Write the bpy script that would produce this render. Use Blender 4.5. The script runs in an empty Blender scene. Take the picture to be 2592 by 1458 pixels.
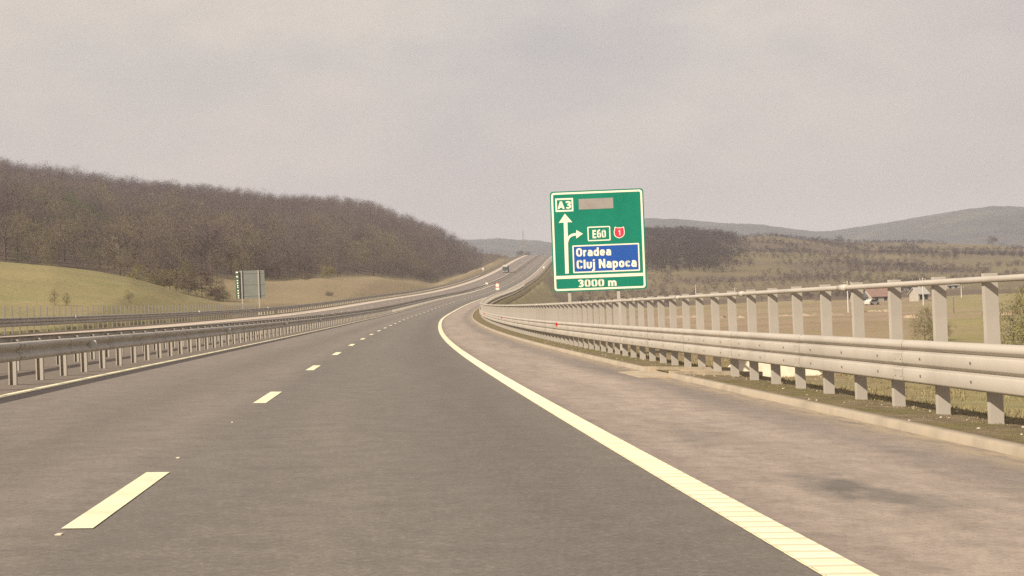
import bpy, math, random
import numpy as np
from mathutils import Matrix, Vector

A = np.array
rng = np.random.default_rng(7)
random.seed(7)
SC = bpy.context.scene
COL = SC.collection

# ------------------------------------------------------------------ camera
PW, PH, F = 2592.0, 1458.0, 3916.7
YAW, PITCH, ROLL = 0.08638, 0.01297, 0.03747
CAMZ = 1.2471
cy_, sy_ = math.cos(YAW), math.sin(YAW)
cp_, sp_ = math.cos(PITCH), math.sin(PITCH)
cr_, sr_ = math.cos(ROLL), math.sin(ROLL)
FWD = A([sy_ * cp_, cy_ * cp_, sp_])
_rx = A([cy_, -sy_, 0.0])
_up = A([-sy_ * sp_, -cy_ * sp_, cp_])
RIGHT = _rx * cr_ - _up * sr_
UP = _rx * sr_ + _up * cr_
cam_d = bpy.data.cameras.new('camera')
cam = bpy.data.objects.new('camera', cam_d)
COL.objects.link(cam)
cam_d.sensor_width = 36.0
cam_d.lens = 36.0 * F / PW
cam_d.clip_start = 0.1
cam_d.clip_end = 20000
M = Matrix((RIGHT.tolist(), UP.tolist(), (-FWD).tolist())).transposed().to_4x4()
M.translation = Vector((0, 0, CAMZ))
cam.matrix_world = M
SC.camera = cam

# ------------------------------------------------------------------ world, sun, exposure
SUN_DIR = Vector((-0.66, -0.50, 0.54)).normalized()
SUN_EL = math.asin(SUN_DIR.z)
SUN_AZ = math.atan2(SUN_DIR.x, SUN_DIR.y)
world = bpy.data.worlds.new('World')
SC.world = world
world.use_nodes = True
nt = world.node_tree
nt.nodes.clear()


def N(nt, t, **kw):
    n = nt.nodes.new(t)
    for k, v in kw.items():
        setattr(n, k, v)
    return n


def lk(nt, a, b):
    nt.links.new(a, b)


def ramp(nt, fac, stops, interp='LINEAR'):
    r = N(nt, 'ShaderNodeValToRGB')
    r.color_ramp.interpolation = interp
    el = r.color_ramp.elements
    while len(el) > 1:
        el.remove(el[-1])
    for i, (p, c) in enumerate(stops):
        e = el[0] if i == 0 else el.new(p)
        e.position = p
        e.color = (*c, 1) if len(c) == 3 else c
    if fac is not None:
        lk(nt, fac, r.inputs[0])
    return r.outputs[0]


def mixc(nt, fac, a, b, mode='MIX'):
    m = N(nt, 'ShaderNodeMix', data_type='RGBA', blend_type=mode)
    for sock, v in ((m.inputs[0], fac), (m.inputs[6], a), (m.inputs[7], b)):
        if hasattr(v, 'is_output'):
            lk(nt, v, sock)
        elif isinstance(v, (int, float)):
            sock.default_value = v
        else:
            sock.default_value = (*v, 1)
    return m.outputs[2]


def math_(nt, op, a, b=0.0, clamp=False):
    m = N(nt, 'ShaderNodeMath', operation=op, use_clamp=clamp)
    for s, v in ((m.inputs[0], a), (m.inputs[1], b)):
        if hasattr(v, 'is_output'):
            lk(nt, v, s)
        else:
            s.default_value = v
    return m.outputs[0]


def noise(nt, vec, scale, detail=3.0, rough=0.5, dist=0.0):
    n = N(nt, 'ShaderNodeTexNoise')
    n.inputs['Scale'].default_value = scale
    n.inputs['Detail'].default_value = detail
    n.inputs['Roughness'].default_value = rough
    n.inputs['Distortion'].default_value = dist
    if vec is not None:
        lk(nt, vec, n.inputs['Vector'])
    return n.outputs['Fac']


def mapping(nt, vec, scale=(1, 1, 1), loc=(0, 0, 0)):
    m = N(nt, 'ShaderNodeMapping')
    m.inputs['Scale'].default_value = scale
    m.inputs['Location'].default_value = loc
    lk(nt, vec, m.inputs['Vector'])
    return m.outputs[0]


out = N(nt, 'ShaderNodeOutputWorld')
sky = N(nt, 'ShaderNodeTexSky', sky_type='NISHITA', sun_disc=False)
sky.sun_elevation = SUN_EL
sky.sun_rotation = SUN_AZ
sky.dust_density = 3.0
bg1 = N(nt, 'ShaderNodeBackground')
bg1.inputs[1].default_value = 0.10
lk(nt, sky.outputs[0], bg1.inputs[0])
tc = N(nt, 'ShaderNodeTexCoord')
dirv = tc.outputs['Generated']
n1 = noise(nt, mapping(nt, dirv, (1, 1, 1.9), (3.1, 0.4, 0.2)), 5.5, 5, 0.5, 0.2)
n2 = noise(nt, mapping(nt, dirv, (1, 1, 2.2), (0.7, 2.2, 1.0)), 15.0, 4, 0.5, 0.2)
nn = math_(nt, 'ADD', math_(nt, 'MULTIPLY', n1, 0.72), math_(nt, 'MULTIPLY', n2, 0.28))
cl = ramp(nt, nn, [(0.36, (0.500, 0.462, 0.438)), (0.46, (0.550, 0.500, 0.465)), (0.55, (0.635, 0.565, 0.500)), (0.70, (0.74, 0.655, 0.55))])
sepd = N(nt, 'ShaderNodeSeparateXYZ')
lk(nt, dirv, sepd.inputs[0])
# lower sky: smoother and pinker, as thin cloud seen through long air
lowf = ramp(nt, sepd.outputs['Z'], [(0.0, (1, 1, 1)), (0.17, (0.12, 0.12, 0.12)), (0.35, (0, 0, 0))])
cl = mixc(nt, math_(nt, 'MULTIPLY', lowf, 0.78), cl, (0.495, 0.418, 0.424))
# a thicker, greyer bank of cloud off to the right
azr = ramp(nt, sepd.outputs['X'], [(0.0, (0, 0, 0)), (0.22, (0.0, 0.0, 0.0)), (0.42, (1, 1, 1))])
cl = mixc(nt, math_(nt, 'MULTIPLY', azr, 0.5), cl, (0.50, 0.425, 0.410))
wl = math_(nt, 'MULTIPLY', math_(nt, 'SUBTRACT', 0.10, sepd.outputs['X']), 2.6, True)
wl = math_(nt, 'MULTIPLY', wl, math_(nt, 'MULTIPLY', sepd.outputs['Z'], 5.0, True))
cl = mixc(nt, math_(nt, 'MULTIPLY', wl, 0.45), cl, (0.70, 0.605, 0.505))
bg2 = N(nt, 'ShaderNodeBackground')
bg2.inputs[1].default_value = 0.68
lk(nt, cl, bg2.inputs[0])
mx = N(nt, 'ShaderNodeMixShader')
mx.inputs[0].default_value = 0.93
lk(nt, bg1.outputs[0], mx.inputs[1])
lk(nt, bg2.outputs[0], mx.inputs[2])
lk(nt, mx.outputs[0], out.inputs[0])

sun_d = bpy.data.lights.new('sun', 'SUN')
sun_d.energy = 4.4
sun_d.angle = math.radians(0.8)
sun_d.color = (1.0, 0.90, 0.74)
sun = bpy.data.objects.new('sun', sun_d)
COL.objects.link(sun)
sun.rotation_euler = SUN_DIR.to_track_quat('Z', 'Y').to_euler()

SC.view_settings.view_transform = 'Standard'
SC.view_settings.look = 'None'
SC.view_settings.exposure = 0.70
SC.view_settings.gamma = 1.0
SC.cycles.use_denoising = False
SC.cycles.max_bounces = 5
SC.cycles.diffuse_bounces = 3
SC.cycles.glossy_bounces = 2
SC.cycles.transmission_bounces = 2
SC.cycles.volume_bounces = 0
SC.cycles.caustics_reflective = False
SC.cycles.caustics_refractive = False


# ------------------------------------------------------------------ helpers: materials and meshes
def material(name, rough=0.8, metal=0.0, spec=0.3):
    m = bpy.data.materials.new(name)
    m.use_nodes = True
    p = m.node_tree.nodes['Principled BSDF']
    p.inputs['Roughness'].default_value = rough
    p.inputs['Metallic'].default_value = metal
    p.inputs['Specular IOR Level'].default_value = spec
    return m, m.node_tree, p


def plain(name, c, rough=0.7, metal=0.0, var=0.10, scale=3.0, spec=0.3, dark=None):
    """one colour with a little uneven wear"""
    m, t, p = material(name, rough, metal, spec)
    tcx = N(t, 'ShaderNodeTexCoord')
    f = noise(t, tcx.outputs['Object'], scale, 5, 0.6)
    d = dark or tuple(x * (1 - 2.2 * var) for x in c)
    h = tuple(min(1, x * (1 + 0.8 * var)) for x in c)
    lk(t, ramp(t, f, [(0.30, d), (0.52, c), (0.72, h)]), p.inputs['Base Color'])
    return m


class MB:
    def __init__(self):
        self.v, self.f, self.uv = [], [], {}

    def add(self, verts, faces):
        o = len(self.v)
        self.v.extend([tuple(map(float, x)) for x in verts])
        self.f.extend([tuple(i + o for i in q) for q in faces])
        return self

    def box(self, c, s, rz=0.0, taper=1.0):
        x, y, z = s[0] / 2, s[1] / 2, s[2] / 2
        ca, sa = math.cos(rz), math.sin(rz)
        vs = []
        for dz, k in ((-z, 1.0), (z, taper)):
            for dx, dy in ((-x, -y), (x, -y), (x, y), (-x, y)):
                dx *= k
                dy *= k
                vs.append((c[0] + dx * ca - dy * sa, c[1] + dx * sa + dy * ca, c[2] + dz))
        return self.add(vs, [(3, 2, 1, 0), (4, 5, 6, 7), (0, 1, 5, 4), (1, 2, 6, 5), (2, 3, 7, 6), (3, 0, 4, 7)])

    def tube(self, pts, r, n=8, r2=None):
        pts = [Vector(p) for p in pts]
        rings = []
        for i, p in enumerate(pts):
            d = (pts[min(i + 1, len(pts) - 1)] - pts[max(i - 1, 0)]).normalized()
            a = d.orthogonal().normalized() if abs(d.z) > 0.99 else d.cross(Vector((0, 0, 1))).normalized()
            b = d.cross(a)
            rr = r if r2 is None else r + (r2 - r) * i / (len(pts) - 1)
            rings.append([p + (a * math.cos(t) + b * math.sin(t)) * rr for t in [2 * math.pi * k / n for k in range(n)]])
        vs = [q for rg in rings for q in rg]
        fs = []
        for i in range(len(pts) - 1):
            for k in range(n):
                fs.append((i * n + k, i * n + (k + 1) % n, (i + 1) * n + (k + 1) % n, (i + 1) * n + k))
        fs.append(tuple(range(n))[::-1])
        fs.append(tuple((len(pts) - 1) * n + k for k in range(n)))
        return self.add(vs, fs)

    def prism(self, poly, fn, d0, d1):
        """poly: 2-D outline, fn(a, b, d) -> 3-D point; extruded between d0 and d1"""
        n = len(poly)
        vs = [fn(a, b, d0) for a, b in poly] + [fn(a, b, d1) for a, b in poly]
        fs = [tuple(range(n))[::-1], tuple(range(n, 2 * n))]
        fs += [(i, (i + 1) % n, n + (i + 1) % n, n + i) for i in range(n)]
        return self.add(vs, fs)

    def mesh(self, name):
        me = bpy.data.meshes.new(name)
        me.from_pydata(self.v, [], self.f)
        me.update()
        return me

    def build(self, name, mat, parent=None, smooth=False, world=True):
        me = self.mesh(name)
        return link(name, me, mat, parent, smooth, world)


def link(name, me, mat, parent=None, smooth=False, world=True):
    if mat is not None and len(me.materials) == 0:
        me.materials.append(mat)
    if smooth:
        me.polygons.foreach_set('use_smooth', np.ones(len(me.polygons), dtype=bool))
    o = bpy.data.objects.new(name, me)
    COL.objects.link(o)
    if parent is not None:
        o.parent = parent
        if world:
            o.location = -parent.location
    return o


def np_mesh(name, V, Fq, mat, attrs=None, smooth=False, uv=None):
    """big meshes straight from arrays: V (n,3), Fq (m,3|4)"""
    me = bpy.data.meshes.new(name)
    k = Fq.shape[1]
    me.vertices.add(len(V))
    me.vertices.foreach_set('co', V.astype(np.float32).ravel())
    me.loops.add(len(Fq) * k)
    me.loops.foreach_set('vertex_index', Fq.astype(np.int32).ravel())
    me.polygons.add(len(Fq))
    me.polygons.foreach_set('loop_start', np.arange(0, len(Fq) * k, k, dtype=np.int32))
    me.update(calc_edges=True)
    if smooth:
        me.polygons.foreach_set('use_smooth', np.ones(len(Fq), dtype=bool))
    for nm, arr in (attrs or {}).items():
        if arr.ndim == 1:
            at = me.attributes.new(nm, 'FLOAT', 'POINT')
            at.data.foreach_set('value', arr.astype(np.float32))
        else:
            at = me.attributes.new(nm, 'FLOAT_COLOR', 'POINT')
            c = np.ones((len(V), 4), np.float32)
            c[:, :3] = arr
            at.data.foreach_set('color', c.ravel())
    if uv is not None:
        l = me.uv_layers.new(name='UVMap')
        l.data.foreach_set('uv', uv[Fq.ravel()].astype(np.float32).ravel())
    if mat is not None:
        me.materials.append(mat)
    return me


def thing(name, label, cat, loc=(0, 0, 0), rz=0.0, group=None):
    o = bpy.data.objects.new(name, None)
    COL.objects.link(o)
    o.location = loc
    o.rotation_euler = (0, 0, rz)
    o.empty_display_size = 0.2
    return tag(o, label, cat, group)


def tag(o, label=None, cat=None, group=None, kind=None):
    for k, v in (('label', label), ('category', cat), ('group', group), ('kind', kind)):
        if v:
            o[k] = v
    return o


# ------------------------------------------------------------------ the alignment of the motorway
# station s along the right edge line, lateral u to the right of it
KS = A([-80, 0, 40, 80, 120, 170, 230, 300, 400, 520, 680, 900, 1200, 1265, 1330, 1700.])
KK = A([0, 0.4108, 0.3544, 0.3544, 0.1882, 0.4874, 0.2754, 0.482, -0.0891, 0.1544, -0.0459, 0.0015, -0.0441, -0.03, 0, 0]) * 1e-3
GG = A([-0.1434, -0.1434, -0.0858, 0.2437, 0.5104, 0.7867, 1.5723, 2.2503, 2.2709, 3.3205, 4.8928, 5.6178, 4.1927, 2.4, -1.0, -4.0]) * 1e-2
BANK = -0.03733
X0 = 2.04848
S = np.concatenate([np.arange(-60, 0, 3.), np.arange(0, 60, 1.), np.arange(60, 300, 3.), np.arange(300, 1601, 10.)])
I0 = int(np.nonzero(S == 0)[0][0])


def _road():
    kk = np.interp(S, KS, KK)
    gg = np.interp(S, KS, GG)
    ds = np.diff(S)
    c = lambda f: np.concatenate([[0], np.cumsum((f[1:] + f[:-1]) / 2 * ds)])
    th = c(kk); th -= th[I0]
    z = c(gg); z -= z[I0]
    x = c(np.sin(th)); x -= x[I0]
    y = c(np.cos(th)); y -= y[I0]
    return x + X0, y, z, th


RX, RY, RZ, RTH = _road()


def rd(s, u, dz=0.0):
    """world point(s) at station s, lateral u"""
    s = np.asarray(s, float)
    x = np.interp(s, S, RX); y = np.interp(s, S, RY); z = np.interp(s, S, RZ); t = np.interp(s, S, RTH)
    return np.stack([x + u * np.cos(t), y - u * np.sin(t), z + BANK * u + dz], -1)


def heading(s):
    return float(np.interp(s, S, RTH))


def stations(s0, s1, step=None):
    if step:
        return np.arange(s0, s1 + 1e-6, step)
    m = (S > s0 + 1e-6) & (S < s1 - 1e-6)
    return np.concatenate([[s0], S[m], [s1]])


def sweep(name, mat, s0, s1, prof, parent=None, closed=False, smooth=False, step=None, kind=None, uvs=True):
    """prof: list of (u, dz) swept along the road from s0 to s1"""
    ss = stations(s0, s1, step)
    P = A(prof, float)
    n = len(P)
    V = np.concatenate([rd(ss, u, dz)[:, None] for u, dz in P], 1).reshape(-1, 3)
    uv = np.stack([np.repeat(P[:, 0][None], len(ss), 0), np.repeat(ss[:, None], n, 1)], -1).reshape(-1, 2)
    i = np.arange(len(ss) - 1)[:, None] * n
    kk = np.arange(n if closed else n - 1)[None]
    k2 = (kk + 1) % n
    Fq = np.stack([i + kk, i + k2, i + n + k2, i + n + kk], -1).reshape(-1, 4)
    me = np_mesh(name, V, Fq, mat, smooth=smooth, uv=uv)
    if smooth:
        me.set_sharp_from_angle(angle=math.radians(50))
    o = link(name, me, None, parent)
    if kind:
        o['kind'] = kind
    return o


def ray(px, py):
    d = FWD + RIGHT * ((px - PW / 2) / F) + UP * ((PH / 2 - py) / F)
    h = math.hypot(d[0], d[1])
    return d[0] / h, d[1] / h, d[2] / h


# ------------------------------------------------------------------ terrain
def lay(pts):
    """layer of the terrain: (px, py or None, r, z or None) -> azimuth-sorted arrays"""
    az, rr, zz = [], [], []
    for px, py, r, z in pts:
        if py is None:
            dx, dy, _ = ray(px, 780)
            zv = z
        else:
            dx, dy, t = ray(px, py)
            zv = CAMZ + r * t
        az.append(math.atan2(dx, dy)); rr.append(r); zz.append(zv)
    az, rr, zz = A(az), A(rr), A(zz)
    o = az.argsort()
    return az[o], rr[o], zz[o]


LAY = [
    lay([(-600, None, 20, -0.6), (1290, None, 20, -0.5), (3400, None, 20, -0.5)]),
    lay([(-600, None, 95, 0.9), (560, None, 110, 1.2), (1290, None, 120, -1.0), (1500, None, 100, -1.35), (3400, None, 90, -1.4)]),
    lay([(-600, 640, 220, 0), (-100, 660, 225, 0), (0, 668, 230, 0), (130, 676, 232, 0), (250, 691, 236, 0), (330, 704, 240, 0), (405, 725, 245, 0), (470, 748, 250, 0), (560, 766, 250, 0),
         (800, None, 260, 3.0), (1290, None, 280, 0.0), (1400, None, 300, -2.2), (3400, None, 300, -2.6)]),
    lay([(-600, 655, 335, 0), (0, 690, 330, 0), (250, 716, 330, 0), (404, 729, 325, 0), (530, 712, 345, 0), (600, 714, 370, 0), (700, 713, 410, 0), (810, 705, 450, 0), (960, 702, 530, 0),
         (1060, 714, 610, 0), (1100, 722, 660, 0), (1180, 698, 780, 0), (1250, 664, 920, 0), (1288, 648, 1050, 0), (1340, None, 700, 6.0), (1420, None, 480, -1.0), (3400, None, 470, -0.7)]),
    lay([(-600, 470, 620, 0), (0, 520, 610, 0), (300, 560, 610, 0), (530, 585, 630, 0), (700, 600, 660, 0), (810, 600, 690, 0), (960, 605, 740, 0),
         (1060, 625, 790, 0), (1120, 640, 830, 0), (1180, 660, 900, 0), (1250, 657, 980, 0), (1288, 645, 1080, 0), (1340, None, 900, 18.0), (1430, None, 640, 3.0), (3400, None, 620, 3.0)]),
    lay([(-600, 395, 900, 0), (0, 433, 900, 0), (200, 456, 920, 0), (270, 470, 925, 0), (520, 490, 950, 0), (700, 510, 965, 0), (850, 521, 980, 0), (950, 532, 1000, 0), (1030, 562, 1010, 0),
         (1100, 590, 1020, 0), (1150, 617, 1030, 0), (1190, 636, 1040, 0), (1215, 645, 1055, 0), (1288, 641, 1110, 0), (1345, None, 1230, 38), (1395, 648, 1200, 0), (1500, 610, 1180, 0), (1640, 592, 1100, 0), (1740, 589, 1100, 0),
         (1800, 594, 1120, 0), (1850, 598, 1150, 0), (1950, 592, 1250, 0), (2062, 600, 1300, 0), (2131, 608, 1330, 0), (2216, 612, 1370, 0), (2332, 612, 1400, 0), (2409, 615, 1400, 0), (2524, 618, 1400, 0), (2592, 622, 1400, 0), (3400, 600, 1400, 0)]),
    lay([(-600, None, 1700, 70), (900, None, 1700, 40), (1250, None, 1700, 10), (3400, None, 1900, 15)]),
    lay([(-600, None, 2300, 20), (3400, None, 2300, 0)]),
]


def vnoise(x, y, seed=0):
    x = np.asarray(x, float); y = np.asarray(y, float)
    xi = np.floor(x).astype(np.int64); yi = np.floor(y).astype(np.int64)
    fx = x - xi; fy = y - yi
    fx = fx * fx * (3 - 2 * fx); fy = fy * fy * (3 - 2 * fy)

    def h(a, b):
        n = (a * 374761393 + b * 668265263 + seed * 974711) & 0xffffffff
        n = ((n ^ (n >> 13)) * 1274126177) & 0xffffffff
        return ((n ^ (n >> 16)) & 0xffff) / 65535.0
    return (h(xi, yi) * (1 - fx) + h(xi + 1, yi) * fx) * (1 - fy) + (h(xi, yi + 1) * (1 - fx) + h(xi + 1, yi + 1) * fx) * fy


def fbm(x, y, seed=0, o=3):
    v = 0; a = 0.5; t = 0
    for i in range(o):
        v = v + a * vnoise(x * 2 ** i, y * 2 ** i, seed + i * 17); t += a; a *= 0.5
    return v / t


def nearest_su(x, y):
    """station and lateral offset of ground points"""
    sel = np.concatenate([np.arange(0, len(S), 3), [len(S) - 1]])
    bx, by = RX[sel], RY[sel]
    s_out = np.empty(len(x)); u_out = np.empty(len(x))
    for a in range(0, len(x), 20000):
        b = slice(a, a + 20000)
        d2 = (x[b, None] - bx) ** 2 + (y[b, None] - by) ** 2
        i = d2.argmin(1)
        s0 = S[sel[i]]
        for _ in range(3):
            th = np.interp(s0, S, RTH)
            dx = x[b] - np.interp(s0, S, RX); dy = y[b] - np.interp(s0, S, RY)
            s0 = np.clip(s0 + dx * np.sin(th) + dy * np.cos(th), S[0], S[-1])
        th = np.interp(s0, S, RTH)
        dx = x[b] - np.interp(s0, S, RX); dy = y[b] - np.interp(s0, S, RY)
        along = dx * np.sin(th) + dy * np.cos(th)
        u = dx * np.cos(th) - dy * np.sin(th)
        s_out[b] = s0
        u_out[b] = np.sign(u) * np.sqrt(u * u + along * along)
    return s_out, u_out


def layer_pos(az, r):
    """fractional layer index and base height"""
    az = np.clip(az, -0.6, 0.7)
    Rk = np.stack([np.interp(az, a, rr) for a, rr, zz in LAY])
    Zk = np.stack([np.interp(az, a, zz) for a, rr, zz in LAY])
    z = Zk[0].copy(); li = np.zeros_like(r)
    for k in range(len(LAY) - 1):
        t = (r - Rk[k]) / (Rk[k + 1] - Rk[k])
        m = t >= 0
        t = np.clip(t, 0, 1)
        z = np.where(m, Zk[k] + (Zk[k + 1] - Zk[k]) * (t if k not in (1, 2) else t * t * (3 - 2 * t)), z)
        li = np.where(m, k + t, li)
    return li, z


def ground_z(x, y, full=False):
    x = np.atleast_1d(np.asarray(x, float)); y = np.atleast_1d(np.asarray(y, float))
    r = np.hypot(x, y)
    az = np.arctan2(x, y)
    zs = 0
    ws = 0
    for dr, w in ((0.94, 1), (0.97, 2), (1.0, 3), (1.03, 2), (1.06, 1)):
        l, z = layer_pos(az, r * dr)
        zs = zs + z * w; ws += w
        if dr == 1.0:
            li = l
    z = zs / ws
    z = z + (fbm(x / 14, y / 14, 3) - 0.5) * np.clip(r / 120, 0.15, 0.8) + (fbm(x / 60, y / 60, 5) - 0.5) * np.clip((r - 330) / 120, 0, 5)
    s, u = nearest_su(x, y)
    zr = np.interp(s, S, RZ) + BANK * np.clip(u, -25.5, 5.5)
    t = np.maximum(np.maximum(-25.5 - u, u - 5.5), 0)
    lo = zr - 0.12 - t / 1.9
    hi = zr - 0.12 + t / 2.6
    z = np.where(t > 0, np.clip(z, lo, hi), zr - 0.9 + 0 * z)
    if full:
        return z, li, s, u
    return z


def hit(px, py, r0=60, r1=1500):
    """ground point seen in direction (px, py)"""
    dx, dy, t = ray(px, py)
    r = np.geomspace(r0, r1, 500)
    g = ground_z(dx * r, dy * r) - (CAMZ + r * t)
    i = np.nonzero(g > 0)[0]
    k = i[0] if len(i) else np.abs(g).argmin()
    return dx * r[k], dy * r[k]


def place(px, r, py=780):
    dx, dy, _ = ray(px, py)
    x, y = dx * r, dy * r
    return float(x), float(y), float(ground_z(x, y)[0])


def build_ground():
    az = np.concatenate([np.linspace(-math.pi, -0.42, 26)[:-1], np.arange(-0.42, 0.62, 0.0032), np.linspace(0.62, math.pi, 26)[:-1]])
    r = np.geomspace(3.0, 2300, 300)
    R, AZ = np.meshgrid(r, az, indexing='ij')
    x = (R * np.sin(AZ)).ravel(); y = (R * np.cos(AZ)).ravel()
    z, li, s, u = ground_z(x, y, True)
    na, nr = len(az), len(r)
    i = np.arange(nr - 1)[:, None] * na
    k = np.arange(na)[None]
    k2 = (k + 1) % na
    Fq = np.stack([i + k, i + k2, i + na + k2, i + na + k], -1).reshape(-1, 4)
    a = AZ.ravel(); rr = R.ravel()
    pxa = 1296 + F * np.tan(np.clip(a - YAW, -1.2, 1.2))
    left = a < 0.085
    # masks: green grass, bare earth, leaf litter
    litter = np.where(left, np.clip((li - 2.95) * 6, 0, 1), 0)
    g = np.where(left, np.clip(1.25 - (pxa - 380) / 300, 0.50, 1), 0.45)
    g = np.where(left & (li < 2.9), g * (0.25 + 1.3 * fbm(x / 16, y / 16, 9)), g)
    right = ~left
    nz = fbm(x / 30, y / 30, 11); nb = fbm(x / 90, y / 14, 21)
    earth = np.where(left, np.clip((pxa - 430) / 250, 0, 1) * (0.10 + 0.55 * nz) * (li < 3), 0)
    val = right & (li < 3.2)
    earth = np.where(val, np.clip(2.2 * nb - 0.65 + 0.45 * (rr > 170) * (rr < 330) - 0.45 * (rr < 60) - 0.5 * np.clip((pxa - 2300) / 200, 0, 1), 0, 1), earth)
    g = np.where(val, np.clip(2.0 * nz - 0.5 + 0.3 * (rr < 60) + 0.4 * np.clip((pxa - 2300) / 200, 0, 1), 0, 1), g)
    hill = right & (li >= 3.2)
    g = np.where(hill, np.clip(0.85 + 0.7 * (fbm(x / 70, y / 50, 31) - 0.5), 0, 1), g)
    litter = np.where(hill, np.clip((fbm(x / 90, y / 70, 41) - 0.40) * 3.5, 0, 0.9), litter)
    # embankment slopes beside the road are grassed
    emb = (np.abs(u - 9) < 9) & (s > 150) & (u > 0)
    g = np.where(emb, 0.35 + 0.9 * nz, g); earth = np.where(emb, 0.1, earth); litter = np.where(emb, 0, litter)
    litter = np.where(hill, np.maximum(litter, 0.30 + 0.62 * fbm(x / 40, y / 28, 19)), litter)
    col = np.stack([np.clip(g, 0, 1), np.clip(earth, 0, 1), np.clip(litter, 0, 1)], -1)
    m, t, p = material('ground_cover', 0.95, 0, 0.1)
    at = N(t, 'ShaderNodeAttribute', attribute_name='zone')
    sp = N(t, 'ShaderNodeSeparateColor')
    lk(t, at.outputs['Color'], sp.inputs[0])
    gm = N(t, 'ShaderNodeNewGeometry')
    pos = gm.outputs['Position']
    nf = noise(t, pos, 0.9, 8, 0.65)
    nm = noise(t, pos, 0.09, 6, 0.6)
    grass = mixc(t, ramp(t, nm, [(0.35, (0, 0, 0)), (0.65, (1, 1, 1))]), (0.275, 0.230, 0.112), (0.185, 0.187, 0.078))
    grass = mixc(t, math_(t, 'MULTIPLY', nf, 0.55), grass, (0.285, 0.222, 0.120))
    dry = mixc(t, ramp(t, nf, [(0.3, (0, 0, 0)), (0.7, (1, 1, 1))]), (0.150, 0.118, 0.076), (0.255, 0.200, 0.126))
    earthc = mixc(t, nm, (0.225, 0.160, 0.112), (0.35, 0.260, 0.188))
    litc = mixc(t, nf, (0.095, 0.070, 0.056), (0.150, 0.112, 0.088))
    c = mixc(t, sp.outputs[0], dry, grass)
    c = mixc(t, sp.outputs[1], c, earthc)
    c = mixc(t, sp.outputs[2], c, litc)
    lk(t, c, p.inputs['Base Color'])
    b = N(t, 'ShaderNodeBump')
    b.inputs['Strength'].default_value = 0.9
    b.inputs['Distance'].default_value = 0.25
    lk(t, nf, b.inputs['Height'])
    lk(t, b.outputs[0], p.inputs['Normal'])
    me = np_mesh('ground', np.stack([x, y, z], -1), Fq, m, {'zone': col}, smooth=True)
    o = link('ground', me, None)
    o['kind'] = 'structure'


build_ground()


def build_far_hills():
    top = lay([(-700, 640, 4300, 0), (1100, 612, 4300, 0), (1216, 609, 4300, 0), (1263, 607, 4300, 0), (1302, 610, 4300, 0), (1364, 612, 4300, 0), (1395, 617, 4250, 0), (1500, 590, 4200, 0), (1635, 557, 4100, 0), (1715, 559, 4100, 0), (1831, 568, 4100, 0), (1927, 572, 4150, 0),
               (2004, 583, 4200, 0), (2062, 590, 4300, 0), (2100, 590, 4300, 0), (2216, 572, 4100, 0), (2332, 553, 4000, 0), (2428, 537, 3900, 0), (2516, 526, 3900, 0), (2592, 528, 3900, 0), (2800, 545, 3900, 0), (3400, 600, 4000, 0)])
    az = np.arange(-0.6, 0.75, 0.0022)
    tr = np.interp(az, top[0], top[1]); tz = np.interp(az, top[0], top[2])
    rows = []
    for f in np.linspace(0, 1, 40):
        r = 2200 + (tr - 2200) * f
        x = r * np.sin(az); y = r * np.cos(az)
        e = f * f * (3 - 2 * f)
        z = -5 + (tz + 5) * e + (fbm(x / 240, y / 240, 61, 4) - 0.5) * 60 * e * (1 - f) + (fbm(x / 25, y / 25, 71) - 0.5) * 5
        rows.append(np.stack([x, y, z], -1))
    r = tr + 500
    rows.append(np.stack([r * np.sin(az), r * np.cos(az), tz * 0.4], -1))
    V = np.concatenate(rows)
    na = len(az)
    i = np.arange(len(rows) - 1)[:, None] * na
    k = np.arange(na - 1)[None]
    Fq = np.stack([i + k, i + k + 1, i + na + k + 1, i + na + k], -1).reshape(-1, 4)
    m, t, p = material('wooded_far_slope', 1.0, 0, 0.05)
    gm = N(t, 'ShaderNodeNewGeometry')
    f = noise(t, gm.outputs['Position'], 0.006, 7, 0.65)
    lk(t, ramp(t, f, [(0.38, (0.040, 0.038, 0.036)), (0.52, (0.062, 0.056, 0.050)), (0.68, (0.092, 0.085, 0.062))]), p.inputs['Base Color'])
    o = link('far_hills', np_mesh('far_hills', V, Fq, m, smooth=True), None)
    o['kind'] = 'structure'


build_far_hills()


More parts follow.
